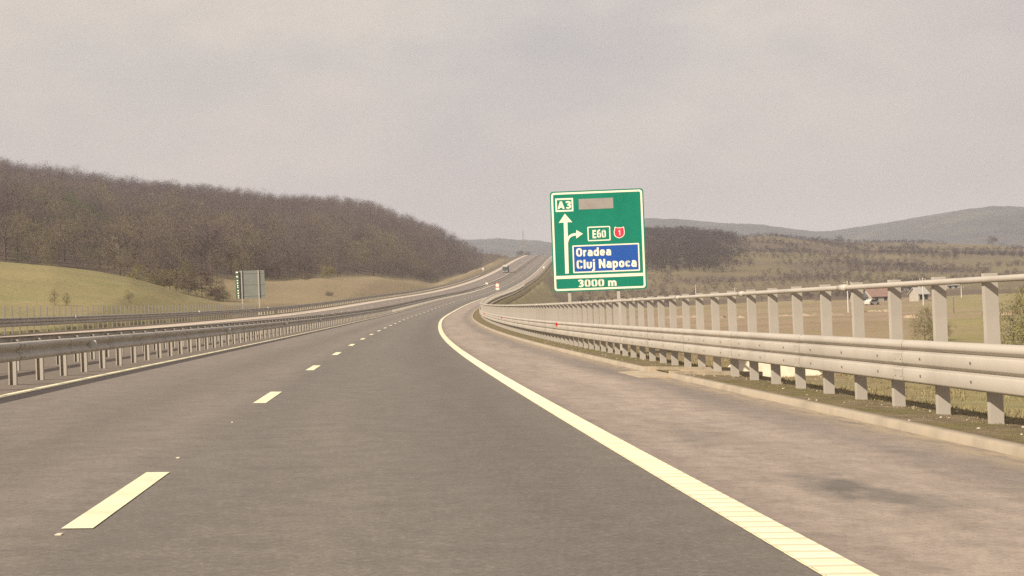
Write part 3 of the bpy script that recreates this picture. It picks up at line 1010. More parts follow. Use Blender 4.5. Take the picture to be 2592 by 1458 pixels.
def big_sign():
    y0 = 64.0
    W_ = 3.80; H_ = 3.74 * 1.097
    x, y, z = place(1521, y0)
    z = float(z)
    rt = thing('motorway_sign', 'large green motorway sign with white arrows and a blue destination panel behind the guardrail', 'road sign', (x, y, z), -0.13)
    zb = CAMZ + y0 * ray(1516, 734)[2] - z          # underside of the panel
    # picture-panel coordinates -> metres on the panel
    def U(px, py):
        uu = (px - 80 - 50 * (py - 70) / 1215) / 1105
        vv = (py - 70 + 15 * uu) / 1212
        return (uu - 0.5) * W_, (1 - vv) * H_
    fn = lambda a, b_, d: (a, -d, zb + b_)
    mb = MB()
    mb.prism(rrect(-W_ / 2 - .03, -.03, W_ / 2 + .03, H_ + .03, .13), fn, -0.04, 0.0)
    mb.build('panel', M_GREEN, rt, world=False)
    mb = MB()
    ring(mb, rrect(-W_ / 2 + .02, .02, W_ / 2 - .02, H_ - .02, .12), rrect(-W_ / 2 + .10, .10, W_ / 2 - .10, H_ - .10, .06), fn, 0.0005, 0.004)
    yb = U(600, 1105)[1]
    mb.add([fn(-W_ / 2 + .09, yb - .065, .006), fn(W_ / 2 - .09, yb - .065, .006), fn(W_ / 2 - .09, yb + .065, .006), fn(-W_ / 2 + .09, yb + .065, .006)], [(0, 1, 2, 3)])
    mb.build('border', M_WHITE, rt, world=False)

    def rect_ring(px0, py0, px1, py1, tk, r, name):
        (a0, b1), (a1, b0) = U(px0, py0), U(px1, py1)
        m_ = MB()
        ring(m_, rrect(a0, b0, a1, b1, r), rrect(a0 + tk, b0 + tk, a1 - tk, b1 - tk, max(.006, r - tk)), fn, .0005, .005)
        return m_.build(name, M_WHITE, rt, world=False), (a0, b0, a1, b1)
    def bx(px0, py0, px1, py1):
        (a0, b1), (a1, b0) = U(px0, py0), U(px1, py1)
        return a0, b0, a1, b1
    rect_ring(136, 145, 358, 306, .068, .02, 'number_plate')
    text_part('A3', bx(166, 180, 330, 272), rt, M_WHITE, fn, .005, 'lettering')
    rect_ring(524, 500, 806, 674, .048, .05, 'number_plate')
    text_part('E60', bx(585, 542, 750, 640), rt, M_WHITE, fn, .005, 'lettering')
    a0, b0, a1, b1 = bx(418, 158, 838, 282)
    m_ = MB(); m_.prism([(a0, b0), (a1, b0), (a1, b1), (a0, b1)], fn, .0005, .008); m_.build('cover_patch', M_COVER, rt, world=False)
    # straight arrow and turning arrow, one painted sign each
    sx_ = lambda *q: [U(*pt) for pt in q]
    m_ = MB()
    m_.prism(sx_((262, 1066), (305, 1064), (286, 437), (345, 440), (254, 332), (180, 444), (240, 440)), fn, .0005, .005)
    m_.build('arrow', M_WHITE, rt, world=False)
    arc_o = [(286, 640), (290, 622), (302, 604), (322, 588), (350, 577), (392, 571)]
    arc_i = [(392, 603), (362, 606), (336, 616), (315, 634), (301, 660), (294, 690)]
    o_, i_ = sx_(*arc_o), sx_(*arc_i)
    m_ = MB()
    vs = [fn(a, b_, .0065) for a, b_ in o_ + i_]
    m_.add(vs, [(k, k + 1, 10 - k, 11 - k) for k in range(5)])
    hd = sx_((392, 535), (472, 584), (392, 641))
    m_.add([fn(a, b_, .0085) for a, b_ in hd], [(0, 2, 1)])
    m_.build('arrow', M_WHITE, rt, world=False)
    # red route shield
    def shield(k):
        pts = [(-58, -62), (-48, -72), (-20, -60), (0, -64), (20, -60), (48, -72), (58, -62), (60, -40), (66, -10), (62, 30), (40, 56), (0, 72), (-40, 56), (-62, 30), (-66, -10), (-60, -40)]
        return [U(908 + px * k, 580 + py * k) for px, py in pts]
    m_ = MB(); m_.prism(shield(1.0), fn, .0005, .005); sh = m_.build('route_shield', M_WHITE, rt, world=False)
    m_ = MB(); m_.prism(shield(0.86), fn, .0055, .008); o = m_.build('shield_field', M_SHRED, sh, world=False)
    text_part('1', bx(898, 550, 922, 614), sh, plain('shield_pink', (0.80, 0.62, 0.60), .5, 0, .02), fn, .0095, 'lettering')
    # destination panel
    a0, b0, a1, b1 = bx(345, 724, 1160, 1052)
    m_ = MB(); m_.prism(rrect(a0, b0, a1, b1, .03), fn, .0005, .006); bp = m_.build('destination_panel', M_BLUE, rt, world=False)
    m_ = MB(); ring(m_, rrect(a0, b0, a1, b1, .03), rrect(a0 + .055, b0 + .055, a1 - .055, b1 - .055, .01), fn, .0062, .011); m_.build('border', M_WHITE, bp, world=False)
    text_part('Oradea', bx(390, 758, 812, 856), bp, M_WHITE, fn, .0105, 'lettering')
    text_part('Cluj Napoca', bx(396, 902, 1118, 1003), bp, M_WHITE, fn, .0105, 'lettering')
    text_part('3000 m', bx(412, 1144, 878, 1230), rt, M_WHITE, fn, .005, 'lettering')
    # two posts and back rails
    for px in (312, 900):
        a = U(px, 1250)[0]
        m_ = MB(); m_.box((a, 0.10, (zb + H_) / 2 - .3), (0.13, 0.11, zb + H_ + .5)); m_.build('post', M_GALV, rt, world=False)
    m_ = MB()
    for f_ in (.08, .36, .64, .92):
        m_.box((0, 0.042, zb + H_ * f_), (W_ - .1, 0.02, 0.07))
    m_.build('back_rail', M_GALV2, rt, world=False)


big_sign()


def left_sign():
    c0 = rd(206, -26.2)
    y0 = math.hypot(c0[0], c0[1])
    x, y, z = place(636, y0)
    rt = thing('motorway_sign', 'motorway sign seen from its grey back on two posts beyond the far left guardrail', 'road sign', (x, y, z), 0.04)
    W_ = 3.35; H_ = 3.75
    zb = CAMZ + y0 * ray(636, 756)[2] - z
    fn = lambda a, b_, d: (a, d, zb + b_)
    m_ = MB(); m_.prism(rrect(-W_ / 2 + .2, 0, W_ / 2 + .2, H_, .1), fn, 0.12, 0.16); m_.build('panel', M_BACK, rt, world=False)
    for a in (-1.14, 1.08):
        m_ = MB(); m_.box((a + .0, 0.05, (zb + H_) / 2 - .4), (0.15, 0.13, zb + H_ + .8)); m_.build('post', M_GALV, rt, world=False)
    m_ = MB()
    for f_ in (.1, .5, .9):
        m_.box((.2, 0.1, zb + H_ * f_), (W_ - .1, 0.03, 0.06))
    m_.build('back_rail', M_BACK, rt, world=False)
    # narrow side blade turned towards this carriageway, with a column of pale blobs
    m_ = MB(); m_.prism([(-W_ / 2 - .28, .05), (-W_ / 2 + .17, .05), (-W_ / 2 + .17, H_ - .02), (-W_ / 2 - .28, H_ - .02)], lambda a, b_, d: (a, d - (a + W_ / 2) * .9, zb + b_), 0.0, 0.04)
    bl = m_.build('side_blade', plain('blade_green', (0.05, 0.08, 0.055), .5), rt, world=False)
    m_ = MB()
    for k, (v, w) in enumerate(((.95, .28), (.80, .24), (.79, .22), (.66, .14), (.57, .17), (.48, .13), (.42, .12), (.30, .16), (.21, .17), (.12, .15), (.05, .1))):
        a = -W_ / 2 - .06 + .012 * k
        m_.prism([(a - w * .5, v * H_ - .07), (a + w * .5, v * H_ - .09), (a + w * .55, v * H_ + .06), (a - w * .4, v * H_ + .08)], lambda a_, b_, d: (a_, d - (a_ + W_ / 2) * .9, zb + b_), -0.012, -0.005)
    m_.build('pale_mark', M_WHITE, bl, world=False)


left_sign()


# ------------------------------------------------------------------ small roadside things far ahead
def disc_sign():
    px, r = 1261, 392
    x, y, z = place(px, r)
    zc = CAMZ + r * ray(px, 722)[2]
    z = min(z, zc - 2.4)
    rt = thing('round_sign', 'small round white road sign with red rim on the bend ahead', 'road sign', (x, y, z))
    h = zc - z
    cir = lambda rad, n=24: [(rad * math.cos(2 * math.pi * i / n), rad * math.sin(2 * math.pi * i / n)) for i in range(n)]
    fn = lambda a, b_, d: (a, -d, h + b_)
    m_ = MB(); m_.prism(cir(.62), fn, -.03, 0); m_.build('rim', M_SHRED, rt, world=False)
    m_ = MB(); m_.prism(cir(.47), fn, .001, .012); m_.build('face', M_WHITE, rt, world=False)
    m_ = MB(); m_.prism(rrect(-.45, -1.15, .45, -.625, .04), fn, -.03, 0); m_.build('plate', M_WHITE, rt, world=False)
    m_ = MB(); m_.tube([(0, .06, -1), (0, .06, h + .5)], .05); m_.build('post', M_GALV, rt, world=False)


disc_sign()


def marker(px, py, r, col, label, name='marker_post', top=None, h=1.3):
    x, y, z = place(px, r)
    zc = CAMZ + r * ray(px, py)[2]
    z = max(z, zc - h)
    rt = thing(name, label, 'marker post', (x, y, min(z, zc - .6)))
    hh = zc - min(z, zc - .6)
    m_ = MB(); m_.box((0, 0, hh / 2), (0.16, 0.12, hh), 0, 0.8); m_.build('post', M_GALV, rt, world=False)
    m_ = MB(); m_.prism(rrect(-.42, hh - .35, .42, hh + .55, .08), lambda a, b_, d: (a, -d, b_), .07, .12); m_.build('board', col, rt, world=False)


marker(1234, 719, 545, M_WHITE, 'little white marker board standing on the central strip near the round sign')
marker(1226, 681, 640, plain('pinkish_white', (.7, .55, .55)), 'tiny pinkish white marker board beyond the far left guardrail')
marker(1380, 677, 760, M_WHITE, 'tiny white marker board on the right shoulder of the far climb')


def truck():
    s = 742
    P = rd(s, -14.2)
    rt = thing('lorry', 'dark lorry with a pale roof coming down the far carriageway', 'lorry', tuple(P.tolist()), -heading(s))
    dark = plain('lorry_dark', (0.075, 0.085, 0.075), .5)
    pale = plain('lorry_pale', (0.40, 0.375, 0.325), .5)
    glass = plain('lorry_glass', (0.03, 0.035, 0.04), .15, 0, .05, 1, .5)
    tyre = plain('tyre_black', (0.02, 0.02, 0.02), .9)
    m_ = MB(); m_.box((0, 6.2, 2.1), (2.5, 9.0, 2.4)); m_.build('cargo_box', dark, rt, world=False)
    m_ = MB(); m_.box((0, 6.2, 3.52), (2.56, 9.06, .44)); m_.build('cargo_roof', pale, rt, world=False)
    m_ = MB(); m_.box((0, .55, 1.75), (2.4, 1.9, 2.3), 0, .95); cab = m_.build('cab', dark, rt, world=False)
    m_ = MB(); m_.add([(-1.02, -.39, 1.9), (1.02, -.39, 1.9), (.98, -.33, 2.7), (-.98, -.33, 2.7)], [(0, 1, 2, 3)]); m_.build('windscreen', glass, cab, world=False)
    m_ = MB(); m_.prism([(-.4, 2.9), (1.4, 2.9), (1.4, 3.74), (.2, 3.7)], lambda a, b_, d: (d, a, b_), -1.15, 1.15); m_.build('roof_deflector', pale, cab, world=False)
    m_ = MB(); m_.box((0, -.46, .68), (2.42, .2, .4)); m_.build('bumper', plain('bumper_grey', (.2, .2, .19)), rt, world=False)
    for sx in (-1, 1):
        m_ = MB(); m_.box((sx * .9, -.57, .72), (.34, .04, .2)); m_.build('headlight', M_WHITE, rt, world=False)
        m_ = MB(); m_.box((sx * 1.42, -.25, 2.2), (.2, .12, .5)); m_.build('mirror', dark, rt, world=False)
        for yy in (.5, 8.6, 9.8):
            m_ = MB(); m_.tube([(sx * 1.05 - .15, yy, .5), (sx * 1.05 + .15, yy, .5)], .5, 16); m_.build('wheel', tyre, rt, world=False)


truck()


def mast():
    px = 1331
    x, y, z = place(px, 1290)
    rt = thing('lattice_mast', 'thin grey lattice mast rising over the far crest of the road', 'mast', (x, y, z))
    h = CAMZ + 1290 * ray(px, 584)[2] - z
    m_ = MB()
    b0, b1 = 1.5, .3
    cs = [(-1, -1), (1, -1), (1, 1), (-1, 1)]
    for cx, cy in cs:
        m_.tube([(cx * b0, cy * b0, 0), (cx * b1, cy * b1, h)], .09, 4)
    k = 9
    for i in range(k):
        t0, t1 = i / k, (i + 1) / k
        w0, w1 = b0 + (b1 - b0) * t0, b0 + (b1 - b0) * t1
        for j in range(4):
            a, b_ = cs[j], cs[(j + 1) % 4]
            m_.tube([(a[0] * w0, a[1] * w0, h * t0), (b_[0] * w1, b_[1] * w1, h * t1)], .05, 4)
    m_.build('tower', M_BACK, rt, world=False)
    for f_, w in ((.40, 2.6), (.62, 2.0)):
        m_ = MB(); m_.box((0, 0, h * f_), (w * 2, .3, .35 if f_ > .5 else .5)); m_.build('cross_arm', M_GALV, rt, world=False)


mast()

# ------------------------------------------------------------------ village on the valley floor
M_WALL = plain('lime_wall', (0.35, 0.31, 0.265), .9, 0, .06, 1.0)
M_TILE = plain('red_roof_tiles', (0.24, 0.150, 0.120), .9, 0, .14, 2.0)
M_GREYR = plain('grey_roof', (0.10, 0.09, 0.088), .8, 0, .1, 2.0)
M_TIN = plain('tin_roof', (0.40, 0.37, 0.34), .5, .1, .06, 1.0)
M_PANE = plain('window_pane', (0.03, 0.035, 0.04), .2, 0, .05)
M_WOOD = plain('pole_wood', (0.20, 0.165, 0.13), .9, 0, .12, 2.0)


def house(px, r, w, d, h, rh, wall, roof, label, rz=0.0, nwin=3, chimney=True, group=None):
    x, y, z = place(px, r)
    rt = thing('house', label, 'house', (x, y, z - .2), rz, group)
    m_ = MB(); m_.box((0, 0, h / 2), (w, d, h))
    m_.add([(-w / 2, -d / 2, h), (-w / 2, d / 2, h), (-w / 2, 0, h + rh), (w / 2, -d / 2, h), (w / 2, d / 2, h), (w / 2, 0, h + rh)], [(0, 2, 1), (3, 4, 5)])
    m_.build('wall', wall, rt, world=False)
    e = .4
    m_ = MB()
    for sg in (-1, 1):
        a = [(-w / 2 - e, sg * (d / 2 + e), h - rh * e / (d / 2)), (w / 2 + e, sg * (d / 2 + e), h - rh * e / (d / 2)), (w / 2 + e, 0, h + rh + .01), (-w / 2 - e, 0, h + rh + .01)]
        b_ = [(p_[0], p_[1], p_[2] + .16) for p_ in a]
        m_.add(a + b_, [(0, 1, 2, 3), (4, 5, 6, 7), (0, 1, 5, 4), (1, 2, 6, 5), (3, 0, 4, 7)])
    rf = m_.build('roof', roof, rt, world=False)
    if chimney:
        m_ = MB(); m_.box((w * .22, d * .1, h + rh + .2), (.6, .6, 1.5)); m_.build('chimney', wall, rf, world=False)
    for i in range(nwin):
        a = (i + .5) / nwin * w - w / 2
        m_ = MB(); m_.box((a, -d / 2 - .03, h * .55), (1.1, .06, 1.3)); f_ = m_.build('window', wall, rt, world=False)
        m_ = MB(); m_.box((a, -d / 2 - .07, h * .55), (.9, .04, 1.1)); m_.build('pane', M_PANE, f_, world=False)


house(2228, 470, 8.5, 7, 1.6, 2.2, M_WALL, M_TILE, 'long house with a red tiled roof near the pale track', .15)
house(2186, 470, 6.5, 6, 1.6, 2.0, M_WALL, M_GREYR, 'low white house under a dark grey roof beside the red roofed one', -.1)
house(2327, 430, 3.2, 4, 2.2, 1.5, M_WALL, M_TIN, 'small white house with a pale roof behind the utility pole', .3, 2)
house(2408, 600, 4.5, 4, 1.5, 1.2, M_WALL, M_TIN, 'low shed with a bright tin roof at the field edge', .1, 2, False)
house(2296, 590, 9, 7, 1.7, 1.5, M_WALL, M_TIN, 'long pale roofed barn behind the red roofed house', .05, 3, False)


def pole(px, r, py_top, label, arm=True):
    x, y, z = place(px, r)
    h = CAMZ + r * ray(px, py_top)[2] - z
    rt = thing('utility_pole', label, 'utility pole', (x, y, z), 0, 'utility poles in the valley')
    m_ = MB(); m_.tube([(0, 0, -.5), (0, 0, h)], .17, 8, .11); m_.build('shaft', plain('pole_concrete', (.5, .46, .40), .9, 0, .06) if arm else M_WOOD, rt, world=False)
    if arm:
        m_ = MB(); m_.box((0, -.02, h - .5), (1.5, .12, .12)); m_.build('cross_arm', M_WOOD, rt, world=False)
        m_ = MB()
        for a in (-.65, 0, .65):
            m_.tube([(a, 0, h - .44), (a, 0, h - .2)], .05, 6)
        m_.build('insulator', M_WHITE, rt, world=False)


pole(2147, 330, 711, 'pale concrete utility pole with a cross arm left of the red roofed house')
pole(2338, 380, 703, 'pale concrete utility pole in front of the small white house')
pole(2435, 470, 724, 'grey utility pole right of the bright tin roof')
pole(2413, 260, 752, 'short brown wooden pole on the open field', False)
pole(1763, 520, 722, 'thin distant utility pole just right of the green sign')
pole(1862, 500, 728, 'thin distant utility pole over the middle of the guardrail')

M_CAR = plain('car_white', (.50, .47, .43), .35, 0, .03, 1, .5)


def car(px, r, col, label, rz):
    x, y, z = place(px, r)
    rt = thing('parked_car', label, 'car', (x, y, z), rz)
    m_ = MB(); m_.prism([(-2.1, .3), (2.1, .3), (2.15, .75), (1.2, .88), (.6, 1.42), (-1.2, 1.45), (-1.8, .95), (-2.15, .85)], lambda a, b_, d: (a, d, b_), -.85, .85); m_.build('body', col, rt, world=False)
    m_ = MB(); m_.prism([(1.05, .92), (.55, 1.36), (-1.1, 1.38), (-1.55, .96)], lambda a, b_, d: (a, d, b_), -.87, .87); m_.build('side_window', M_PANE, rt, world=False)
    for a in (-1.3, 1.3):
        for sg in (-1, 1):
            m_ = MB(); m_.tube([(a, sg * .78 - .1, .32), (a, sg * .78 + .1, .32)], .32, 12); m_.build('wheel', plain('tyre', (.02, .02, .02)), rt, world=False)


car(2188, 425, M_CAR, 'small white car parked in front of the low grey roofed house', .1)
car(2208, 405, M_CAR, 'small white car parked on the pale track below the red roofed house', .6)

# ------------------------------------------------------------------ trees
def bark(name):
    return plain(name, (0.125, 0.100, 0.082), .95, 0, .18, 3.0)


def twig_mat(name, per_object, k=1.0):
    m, t, p = material(name, 0.95, 0, 0.05)
    stops = [(0.0, (0.150, 0.114, 0.112)), (0.30, (0.178, 0.138, 0.125)), (0.50, (0.210, 0.165, 0.132)), (0.72, (0.250, 0.207, 0.128)), (0.90, (0.215, 0.200, 0.098)), (1.0, (0.070, 0.105, 0.046))]
    stops = [(a, tuple(q * k for q in c)) for a, c in stops]
    if per_object:
        oi = N(t, 'ShaderNodeObjectInfo')
        f = math_(t, 'MULTIPLY', oi.outputs['Random'], 0.78)
    else:
        f = N(t, 'ShaderNodeAttribute', attribute_name='tint').outputs['Fac']
    col = ramp(t, f, stops)
    df = N(t, 'ShaderNodeBsdfDiffuse'); tr = N(t, 'ShaderNodeBsdfTranslucent'); ms = N(t, 'ShaderNodeMixShader')
    ms.inputs[0].default_value = 0.5
    lk(t, col, df.inputs[0]); lk(t, col, tr.inputs[0]); lk(t, df.outputs[0], ms.inputs[1]); lk(t, tr.outputs[0], ms.inputs[2])
    lk(t, ms.outputs[0], t.nodes['Material Output'].inputs[0])
    return m


M_BARK = bark('bark')
M_TW1 = twig_mat('budding_twigs', True)
M_TW2 = twig_mat('wood_twigs', False)


def crown_arrays(g, H, n, wide=0.30, low=0.30, tw=(.10, .26), tl=(.9, 2.0), clumps=14):
    c = g.normal(size=(clumps, 3)); c /= np.linalg.norm(c, axis=1, keepdims=True)
    c *= g.uniform(.35, 1.0, (clumps, 1)) ** .6
    c = c * A([wide, wide, (1 - low) / 2 * .9]) * H + A([0, 0, H * (low + (1 - low) / 2)])
    k = g.integers(0, clumps, n)
    p0 = c[k] + g.normal(size=(n, 3)) * A([.085, .085, .075]) * H
    ctr = A([0, 0, H * .45])
    d = p0 - ctr
    d /= np.linalg.norm(d, axis=1, keepdims=True) + 1e-6
    d = d * .8 + A([0, 0, .35]) + g.normal(size=(n, 3)) * .8
    d /= np.linalg.norm(d, axis=1, keepdims=True)
    side = np.cross(d, g.normal(size=(n, 3)))
    side /= np.linalg.norm(side, axis=1, keepdims=True) + 1e-6
    L = g.uniform(*tl, (n, 1)) * H / 10; w = g.uniform(*tw, (n, 1)) * H / 10
    a = p0 - d * L * .5
    V = np.stack([a - side * w, a + side * w, a + d * L + side * w * .1], 1)
    return V.reshape(-1, 3)


def trunk_mb(g, H, limbs=7, n=6):
    m_ = MB()
    bend = g.normal(size=2) * .03 * H
    tp = lambda f_: (bend[0] * f_ * f_, bend[1] * f_ * f_, H * f_)
    m_.tube([tp(f_) for f_ in (-.03, .0, .2, .45, .7, .9)], .018 * H, n, .003 * H)
    for i in range(limbs):
        f_ = g.uniform(.22, .62); a = g.uniform(0, 6.28); q = tp(f_)
        l = g.uniform(.2, .36) * H
        e = (q[0] + math.cos(a) * l * .75, q[1] + math.sin(a) * l * .75, q[2] + l * .7)
        mid = (q[0] + math.cos(a) * l * .42, q[1] + math.sin(a) * l * .42, q[2] + l * .28)
        m_.tube([q, mid, e], .010 * H, 4, .003 * H)
    return m_


VAR = []
for i in range(10):
    g = np.random.default_rng(100 + i)
    H = 10.0
    tm = trunk_mb(g, H, 8).mesh('trunk'); tm.materials.append(M_BARK)
    V = crown_arrays(g, H, 900, wide=g.uniform(.25, .33), low=g.uniform(.02, .12), tw=(.03, .07), tl=(.4, .95), clumps=int(g.integers(16, 26)))
    cm = np_mesh('crown', V, np.arange(len(V)).reshape(-1, 3), M_TW1)
    VAR.append((tm, cm))
BUSH = []
for i in range(4):
    g = np.random.default_rng(300 + i)
    H = 10.0
    tm = trunk_mb(g, H * .8, 9).mesh('stem'); tm.materials.append(M_BARK)
    V = crown_arrays(g, H, 2200, wide=.44, low=.02, tw=(.03, .07), tl=(.5, 1.2), clumps=30)
    cm = np_mesh('crown', V, np.arange(len(V)).reshape(-1, 3), M_TW1)
    BUSH.append((tm, cm))


def tree(name, label, cat, x, y, z, H, var, group=None, kind='crown', stem='trunk', sxy=1.0, mat=None, rng_=None):
    rt = thing(name, label, cat, (x, y, z - .1), random.uniform(0, 6.28), group)
    rt.scale = (H / 10 * sxy, H / 10 * sxy, H / 10)
    for nm, me in ((stem, var[0]), (kind, var[1])):
        o = bpy.data.objects.new(nm, me)
        COL.objects.link(o)
        o.parent = rt
        if nm == kind and mat is not None:
            o.material_slots[0].link = 'OBJECT'
            o.material_slots[0].material = mat
    return rt


# the wood on the left hill
def sample_left(n):
    out_ = []
    az0 = math.atan2(*ray(-160, 780)[:2]); az1 = math.atan2(*ray(1290, 780)[:2])
    az = rng.uniform(az0, az1, n)
    r = np.sqrt(rng.uniform(310 ** 2, 1130 ** 2, n))
    li, _ = layer_pos(az, r)
    x, y = r * np.sin(az), r * np.cos(az)
    s, u = nearest_su(x, y)
    edge = 3.0 + 0.10 * (fbm(x / 25, y / 25, 77) - .5) * 2
    ok = (li > edge) & (li < 5.12) & (u < -31)
    return x[ok], y[ok], r[ok], az[ok], li[ok]


def poisson(x, y, dmin):
    cell = {}
    keep = []
    for i in range(len(x)):
        c_ = (int(x[i] // dmin), int(y[i] // dmin))
        good = True
        for a in (-1, 0, 1):
            for b_ in (-1, 0, 1):
                for j in cell.get((c_[0] + a, c_[1] + b_), ()):
                    if (x[i] - x[j]) ** 2 + (y[i] - y[j]) ** 2 < dmin * dmin:
                        good = False
        if good:
            cell.setdefault(c_, []).append(i); keep.append(i)
    return A(keep)


def tints(x, y, az, li):
    px = 1296 + F * np.tan(az - YAW)
    t_ = -0.14 + 0.85 * fbm(x / 65, y / 65, 51) + rng.normal(0, .13, len(x))
    # pale budding belt low on the slope, greyer towards the ridge
    t_ += 0.30 * np.clip(1 - np.abs(li - 3.25) / .55, 0, 1) * fbm(x / 40, y / 40, 57)
    t_ -= 0.14 * np.clip(li - 4.0, 0, 1)
    return np.clip(t_, 0, .86), px


x, y, r, az, li = sample_left(60000)
k = poisson(x, y, 5.9)
x, y, r, az, li = x[k], y[k], r[k], az[k], li[k]
tn, px = tints(x, y, az, li)
gz = ground_z(x, y)
Hs = rng.uniform(7.0, 11.5, len(x)) * np.where(li > 4.6, .9, rng.choice([1, 1, 1, 1.2], len(x))) * np.where(li < 3.06, .75, 1) * np.interp(px, [1000, 1100, 1195, 1215, 1240], [1, .9, .75, .5, .24])
# evergreens among them
blob = np.exp(-(((px - 160) / 95) ** 2 + ((li - 3.62) / .40) ** 2)) + .7 * np.exp(-(((px - 270) / 45) ** 2 + ((li - 3.35) / .16) ** 2)) + .6 * np.exp(-(((px - 40) / 60) ** 2 + ((li - 3.95) / .2) ** 2))
ever = rng.uniform(0, 1, len(x)) < blob * .62
tn = np.where(ever, rng.uniform(.95, 1.0, len(x)), tn)
order = np.argsort(r / Hs)
vis = (px > -60) & (px < 1300)
pick = [i for i in order if vis[i] and not ever[i]][:290]
for n_, i in enumerate(pick):
    tree('bare_tree', 'leafless brown tree along the lower edge of the wood on the left hillside', 'tree', x[i], y[i], gz[i], Hs[i], VAR[n_ % 10], 'leafless trees at the foot of the left wood', sxy=random.uniform(.9, 1.2))
rest = np.ones(len(x), bool); rest[pick] = False


def mass(name, X, Y, Z, Hh, T, ntri, label, wide=.32, low=.08, tw=(.034, .07), tl=(.35, .8), trunks=True, mat=M_TW2):
    g = np.random.default_rng(5)
    prot = [crown_arrays(g, 10.0, ntri, wide=wide * g.uniform(.85, 1.15), low=low, tw=tw, tl=tl, clumps=20) for _ in range(14)]
    tr = []
    for _ in range(14):
        if trunks:
            b_ = g.normal(size=2) * .5
            tr.append(A([[-.22, 0, -.6], [.22, 0, -.6], [b_[0], b_[1], 7.5], [0, -.22, -.6], [0, .22, -.6], [b_[0], b_[1], 7.2]]))
    Vs, Ts = [], []
    for i in range(len(X)):
        q = i % 14
        P = np.concatenate([prot[q], tr[q]]) if trunks else prot[q]
        a = g.uniform(0, 6.28); sxy = g.uniform(.85, 1.2)
        ca, sa = math.cos(a) * Hh[i] / 10 * sxy, math.sin(a) * Hh[i] / 10 * sxy
        W_ = np.empty_like(P)
        W_[:, 0] = X[i] + P[:, 0] * ca - P[:, 1] * sa
        W_[:, 1] = Y[i] + P[:, 0] * sa + P[:, 1] * ca
        W_[:, 2] = Z[i] + P[:, 2] * Hh[i] / 10
        Vs.append(W_)
        tt = np.full(len(P), T[i])
        if trunks:
            tt[-6:] = np.clip(T[i], 0, .45)
        Ts.append(tt)
    V = np.concatenate(Vs)
    me = np_mesh(name, V, np.arange(len(V)).reshape(-1, 3), mat, {'tint': np.concatenate(Ts)})
    o = link(name, me, None)
    tag(o, label, 'wood', None, 'stuff')
    return o


mass('wood', x[rest], y[rest], gz[rest], Hs[rest], tn[rest], 560, 'dense leafless brown wood covering the long hill on the left')


# thickets on the right-hand hill: wood behind the sign, hedge lines and scattered shrubs
def right_hill():
    az0 = math.atan2(*ray(1380, 780)[:2]); az1 = math.atan2(*ray(2700, 780)[:2])
    n = 70000
    az = rng.uniform(az0, az1, n); r = np.sqrt(rng.uniform(480 ** 2, 1450 ** 2, n))
    li, _ = layer_pos(az, r)
    x, y = r * np.sin(az), r * np.cos(az)
    s, u = nearest_su(x, y)
    px = 1296 + F * np.tan(az - YAW)
    gz = ground_z(x, y)
    # approximate picture height, to plant thickets where the hill shows them
    py = PH / 2 - F * (gz - CAMZ) / (r * np.cos(az - YAW)) + F * PITCH - ROLL * (px - 1296)
    f = fbm(x / 55, y / 42, 83, 3)
    dens = np.clip((f - .52) * 6.0, 0, 1) * .8
    edge = 1850 - np.clip((py - 590) * .25, -10, 60) + 170 * (fbm(x / 30, y / 30, 93) - .5) + rng.normal(0, 14, n)
    dens = np.where((px < edge) & (py < 690), .72, dens)
    dens = np.where((px < 1700) & (py >= 690), .4, dens)
    for (xa, ya, xb, yb, w) in ((1960, 612, 2175, 682, 7), (1800, 640, 2060, 640, 6), (1640, 668, 1900, 672, 6), (1930, 697, 2130, 690, 4), (2180, 668, 2330, 664, 7), (2210, 693, 2500, 690, 4), (2300, 625, 2370, 650, 9), (2420, 640, 2592, 645, 7), (1660, 712, 2000, 715, 3), (2060, 612, 2200, 640, 5), (2230, 640, 2420, 655, 6), (2330, 690, 2592, 672, 4), (1850, 603, 2000, 600, 5)):
        tt = np.clip(((px - xa) * (xb - xa) + (py - ya) * (yb - ya)) / ((xb - xa) ** 2 + (yb - ya) ** 2), 0, 1)
        dd = np.abs(py - (ya + tt * (yb - ya))) + np.abs(px - (xa + tt * (xb - xa))) * .6
        dens = np.maximum(dens, np.where(dd < w, .8, 0))
    ok = (li > 3.25) & (li < 5.05) & (u > 22) & (rng.uniform(0, 1, n) < dens)
    wood = (px < edge) & (py < 690)
    x, y, gz, wood, f = x[ok], y[ok], gz[ok], wood[ok], f[ok]
    k = poisson(x, y, 4.4)
    x, y, gz, wood = x[k], y[k], gz[k], wood[k]
    H = np.where(wood, rng.uniform(5.5, 8.5, len(x)), rng.uniform(1.6, 3.6, len(x)))
    T = np.clip(rng.normal(.0, .10, len(x)) + .25 * (fbm(x / 60, y / 60, 99) - .4), 0, .7)
    M_SCRUB = twig_mat('scrub_twigs', False, .68)
    mass('thicket', x, y, gz, H, T, 170, 'purple brown thickets and hedge lines over the hill on the right', wide=.42, low=.04, tw=(.08, .18), tl=(.8, 1.7), mat=M_SCRUB)


right_hill()

# single trees and bushes one can point to
M_OLIVE = plain('olive_buds', (0.20, 0.175, 0.075), .95, 0, .15, 1.0)
M_DARKB = plain('dark_bramble', (0.095, 0.066, 0.055), .95, 0, .2, 1.0)
M_BROWNB = plain('brown_bramble', (0.155, 0.112, 0.080), .95, 0, .2, 1.0)
M_DKGR = plain('dark_green_leaves', (0.205, 0.178, 0.100), .95, 0, .2, 1.0)
M_FIELDB = plain('dull_green_twigs', (0.145, 0.120, 0.062), .95, 0, .2, 1.0)


